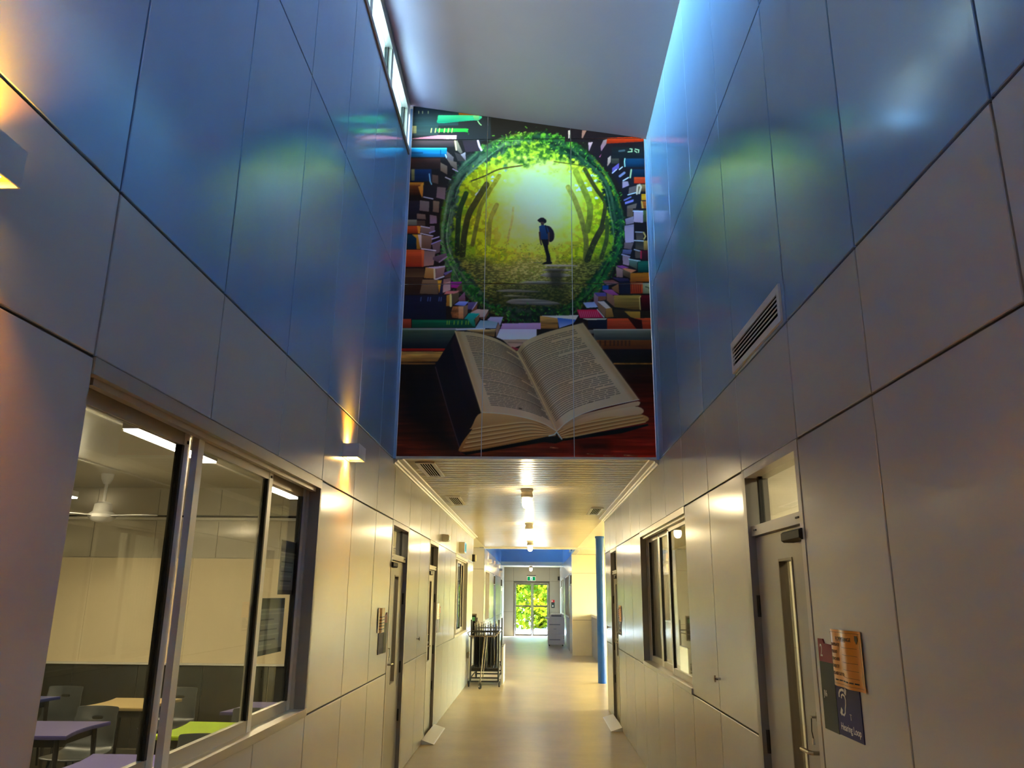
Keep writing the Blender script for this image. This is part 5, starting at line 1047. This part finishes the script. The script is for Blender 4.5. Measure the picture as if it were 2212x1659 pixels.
chair(-2.26, 5.53, math.pi, 'grey shell chair between the lime desk and the nearest purple desk'); chair(-3.70, 5.52, 0, 'grey shell chair on the near side of the purple desk'); chair(-4.80, 8.2, math.pi, 'grey shell chair behind the blue desk')
# ceiling fan
def fan():
    r = tag(empty('ceiling_fan', (-4.57, 8.2, 2.92)), 'white ceiling fan hanging in the classroom', 'ceiling fan'); Wm = M['lampwhite']
    MB().lathe([(.065, 0), (.06, -.05), (.03, -.11)], (0, 0, 0), 20).build('canopy', Wm, r, True); MB().tube([(0, 0, -.10), (0, 0, -.31)], .016, 10).build('rod', Wm, r)
    MB().lathe([(.06, -.30), (.085, -.32), (.095, -.40)], (0, 0, 0), 24).build('motor_cover', Wm, r, True); MB().lathe([(.10, -.40), (.135, -.43), (.135, -.46), (.09, -.50), (.03, -.515)], (0, 0, 0), 24).build('hub', Wm, r, True)
    for a in (-.15, 2.0, 4.1):
        c, s = math.cos(a), math.sin(a); P = []
        for t, hw in ((.12, .04), (.25, .065), (.45, .07), (.60, .055), (.64, .02)): P.append((t, hw))
        m = MB(); pts = [(t, h) for t, h in P]+[(t, -h) for t, h in reversed(P)]
        m.prism([(t*c-h*s, t*s+h*c) for t, h in pts], 2, -.448, -.440); m.build('blade', Wm, r)
fan()
def luminaire(x, y0, y1, z, lab):
    r = tag(empty('linear_light', (x, y0, z)), lab, 'light fitting', 'linear lights in the classroom'); L = y1-y0
    MB().box(-.05, 0, .012, .05, L, .07).build('body', M['lampwhite'], r); MB().box(-.045, .01, 0, .045, L-.01, .012).build('diffuser', M['led'], r)
    for yy in (.12*L, .88*L): MB().tube([(0, yy, .07), (0, yy, 2.92-z)], .004, 6).build('suspension', M['lampwhite'], r)
luminaire(-2.33, 4.35, 5.50, 2.60, 'linear light over the nearest classroom desks'); luminaire(-2.36, 6.85, 7.65, 2.60, 'linear light near the whiteboard corner'); luminaire(-4.62, 7.05, 7.72, 2.60, 'linear light beside the ceiling fan')
luminaire(-4.62, 3.2, 4.6, 2.60, 'linear light deep in the near half of the classroom')
luminaire(2.3, 3.0, 4.6, 2.62, 'linear light in the room behind the near grey door'); luminaire(2.1, 6.9, 8.5, 2.62, 'linear light added to brighten the blind office')  # the office light is added to lift the room behind the blind
luminaire(-3.0, 8.6+2.4, 12.2, 2.62, 'linear light in the lamp-side office')
# ceiling beams of the classroom
for q, x in enumerate((-1.9, -3.1, -4.3)): MB().box(x-.012, -.5, 2.905, x+.012, 9.28, 2.92).build('ceiling_batten', M['trimw'], bpy.data.objects['ceiling_classroom'])
# vertical blind in the sliding window
vb = tag(empty('vertical_blind', (XR+.156, 7.9, 1.02)), 'beige vertical blind drawn behind the sliding window', 'blind'); MB().box(-.026, -.05, 1.34, .02, .80, 1.37).build('head_rail', M['aluL'], vb)
BL = pmat('beige_blind_fabric', (.42, .38, .29), .8, var=.1, scale=20, stretch=(1, 1, .1)); bm_ = MB().prism([(-.03, -.016), (-.028, -.020), (.03, .016), (.028, .020)], 2, 0, 1.34).mesh('blind_slat'); bm_.materials.append(BL)
for q in range(12): o = bpy.data.objects.new('blind_slat', bm_); COL.objects.link(o); o.parent = vb; o.location = (0, -.02+q*.068, 0)
# ================================================================ outside
tag(struct(MB().box(-14, 35.95, -.25, 14, 60, -.02).build('ground', pmat('sunlit_pale_paving', (.72, .70, .66), .7, var=.08, scale=2))), 'sunlit pale paving outside the exit doors', 'ground')
tag(struct(MB().box(6.4, 5, -.25, 40, 35.95, -.02).build('ground_side', pmat('dry_lawn', (.30, .34, .10), .9, var=.25, scale=3))), 'lawn outside the bright bay', 'ground')
def leafmat():
    m = bpy.data.materials.new('translucent_leaf'); m.use_nodes = True; n = m.node_tree.nodes; L = m.node_tree.links; n.clear()
    o = n.new('ShaderNodeOutputMaterial'); mx = n.new('ShaderNodeMixShader'); mx.inputs[0].default_value = .5; d = n.new('ShaderNodeBsdfDiffuse'); t = n.new('ShaderNodeBsdfTranslucent')
    tc = n.new('ShaderNodeTexCoord'); no = n.new('ShaderNodeTexNoise'); no.inputs['Scale'].default_value = 1.1; cr = n.new('ShaderNodeValToRGB'); L.new(tc.outputs['Object'], no.inputs['Vector']); L.new(no.outputs['Fac'], cr.inputs['Fac'])
    cr.color_ramp.elements[0].position = .35; cr.color_ramp.elements[0].color = (.05, .105, .006, 1); cr.color_ramp.elements[1].position = .65; cr.color_ramp.elements[1].color = (.24, .23, .006, 1)
    L.new(cr.outputs[0], d.inputs[0]); L.new(cr.outputs[0], t.inputs[0]); L.new(d.outputs[0], mx.inputs[1]); L.new(t.outputs[0], mx.inputs[2]); L.new(mx.outputs[0], o.inputs[0]); return m
LEAF = leafmat(); BARK = pmat('grey_bark', (.22, .19, .15), .9, var=.3, scale=6)
def foliage(name, boxes, n, lab):
    rg = np.random.RandomState(3); V = []; F = []
    for (x0, x1, y0, y1, z0, z1) in boxes:
        cl = [(rg.uniform(x0, x1), rg.uniform(y0, y1), rg.uniform(z0, z1)) for _ in range(60)]
        for _ in range(n):
            c = cl[rg.randint(60)]; p = np.array(c)+rg.normal(0, .38, 3); a = rg.normal(size=3); a /= np.linalg.norm(a); b = np.cross(a, rg.normal(size=3)); b /= np.linalg.norm(b); L_ = rg.uniform(.10, .2); i = len(V)
            V += [tuple(p-a*L_), tuple(p+b*L_*.45), tuple(p+a*L_), tuple(p-b*L_*.45)]; F.append((i, i+1, i+2, i+3))
    me = bpy.data.meshes.new(name); me.from_pydata(V, [], F); o = obj(name, me, LEAF); tag(o, lab, 'foliage', kind='stuff')
foliage('foliage', [(-5, 5, 43, 46, -.2, 3.2), (-5, 5, 45, 48, 2, 7), (-5, 5, 47, 49, -.2, 5)], 9000, 'sunlit yellow-green leaves beyond the exit doors')
foliage('foliage', [(11, 14, 10, 26, -.2, 5)], 6000, 'sunlit leaves beyond the bright bay')
for q, (x, y) in enumerate(((-1.4, 46), (-.4, 46.6), (.35, 45.8), (1.3, 46.4))):
    t = tag(empty('tree_trunk', (x, y, -.02)), ['slim grey tree trunk furthest to the lamp side beyond the exit', 'slim grey tree trunk behind the centre of the exit doors', 'slim grey tree trunk in the copier-side exit pane', 'slim grey tree trunk furthest to the copier side beyond the exit'][q], 'tree', 'slim trunks beyond the exit'); MB().tube([(0, 0, -.2), (.05, 0, 2.5), (-.05, .1, 6)], [.12, .10, .06], 8).build('trunk', BARK, t, True); MB().tube([(.04, 0, 2.2), (.5, .1, 3.6)], [.05, .025], 6).build('branch', BARK, t, True)
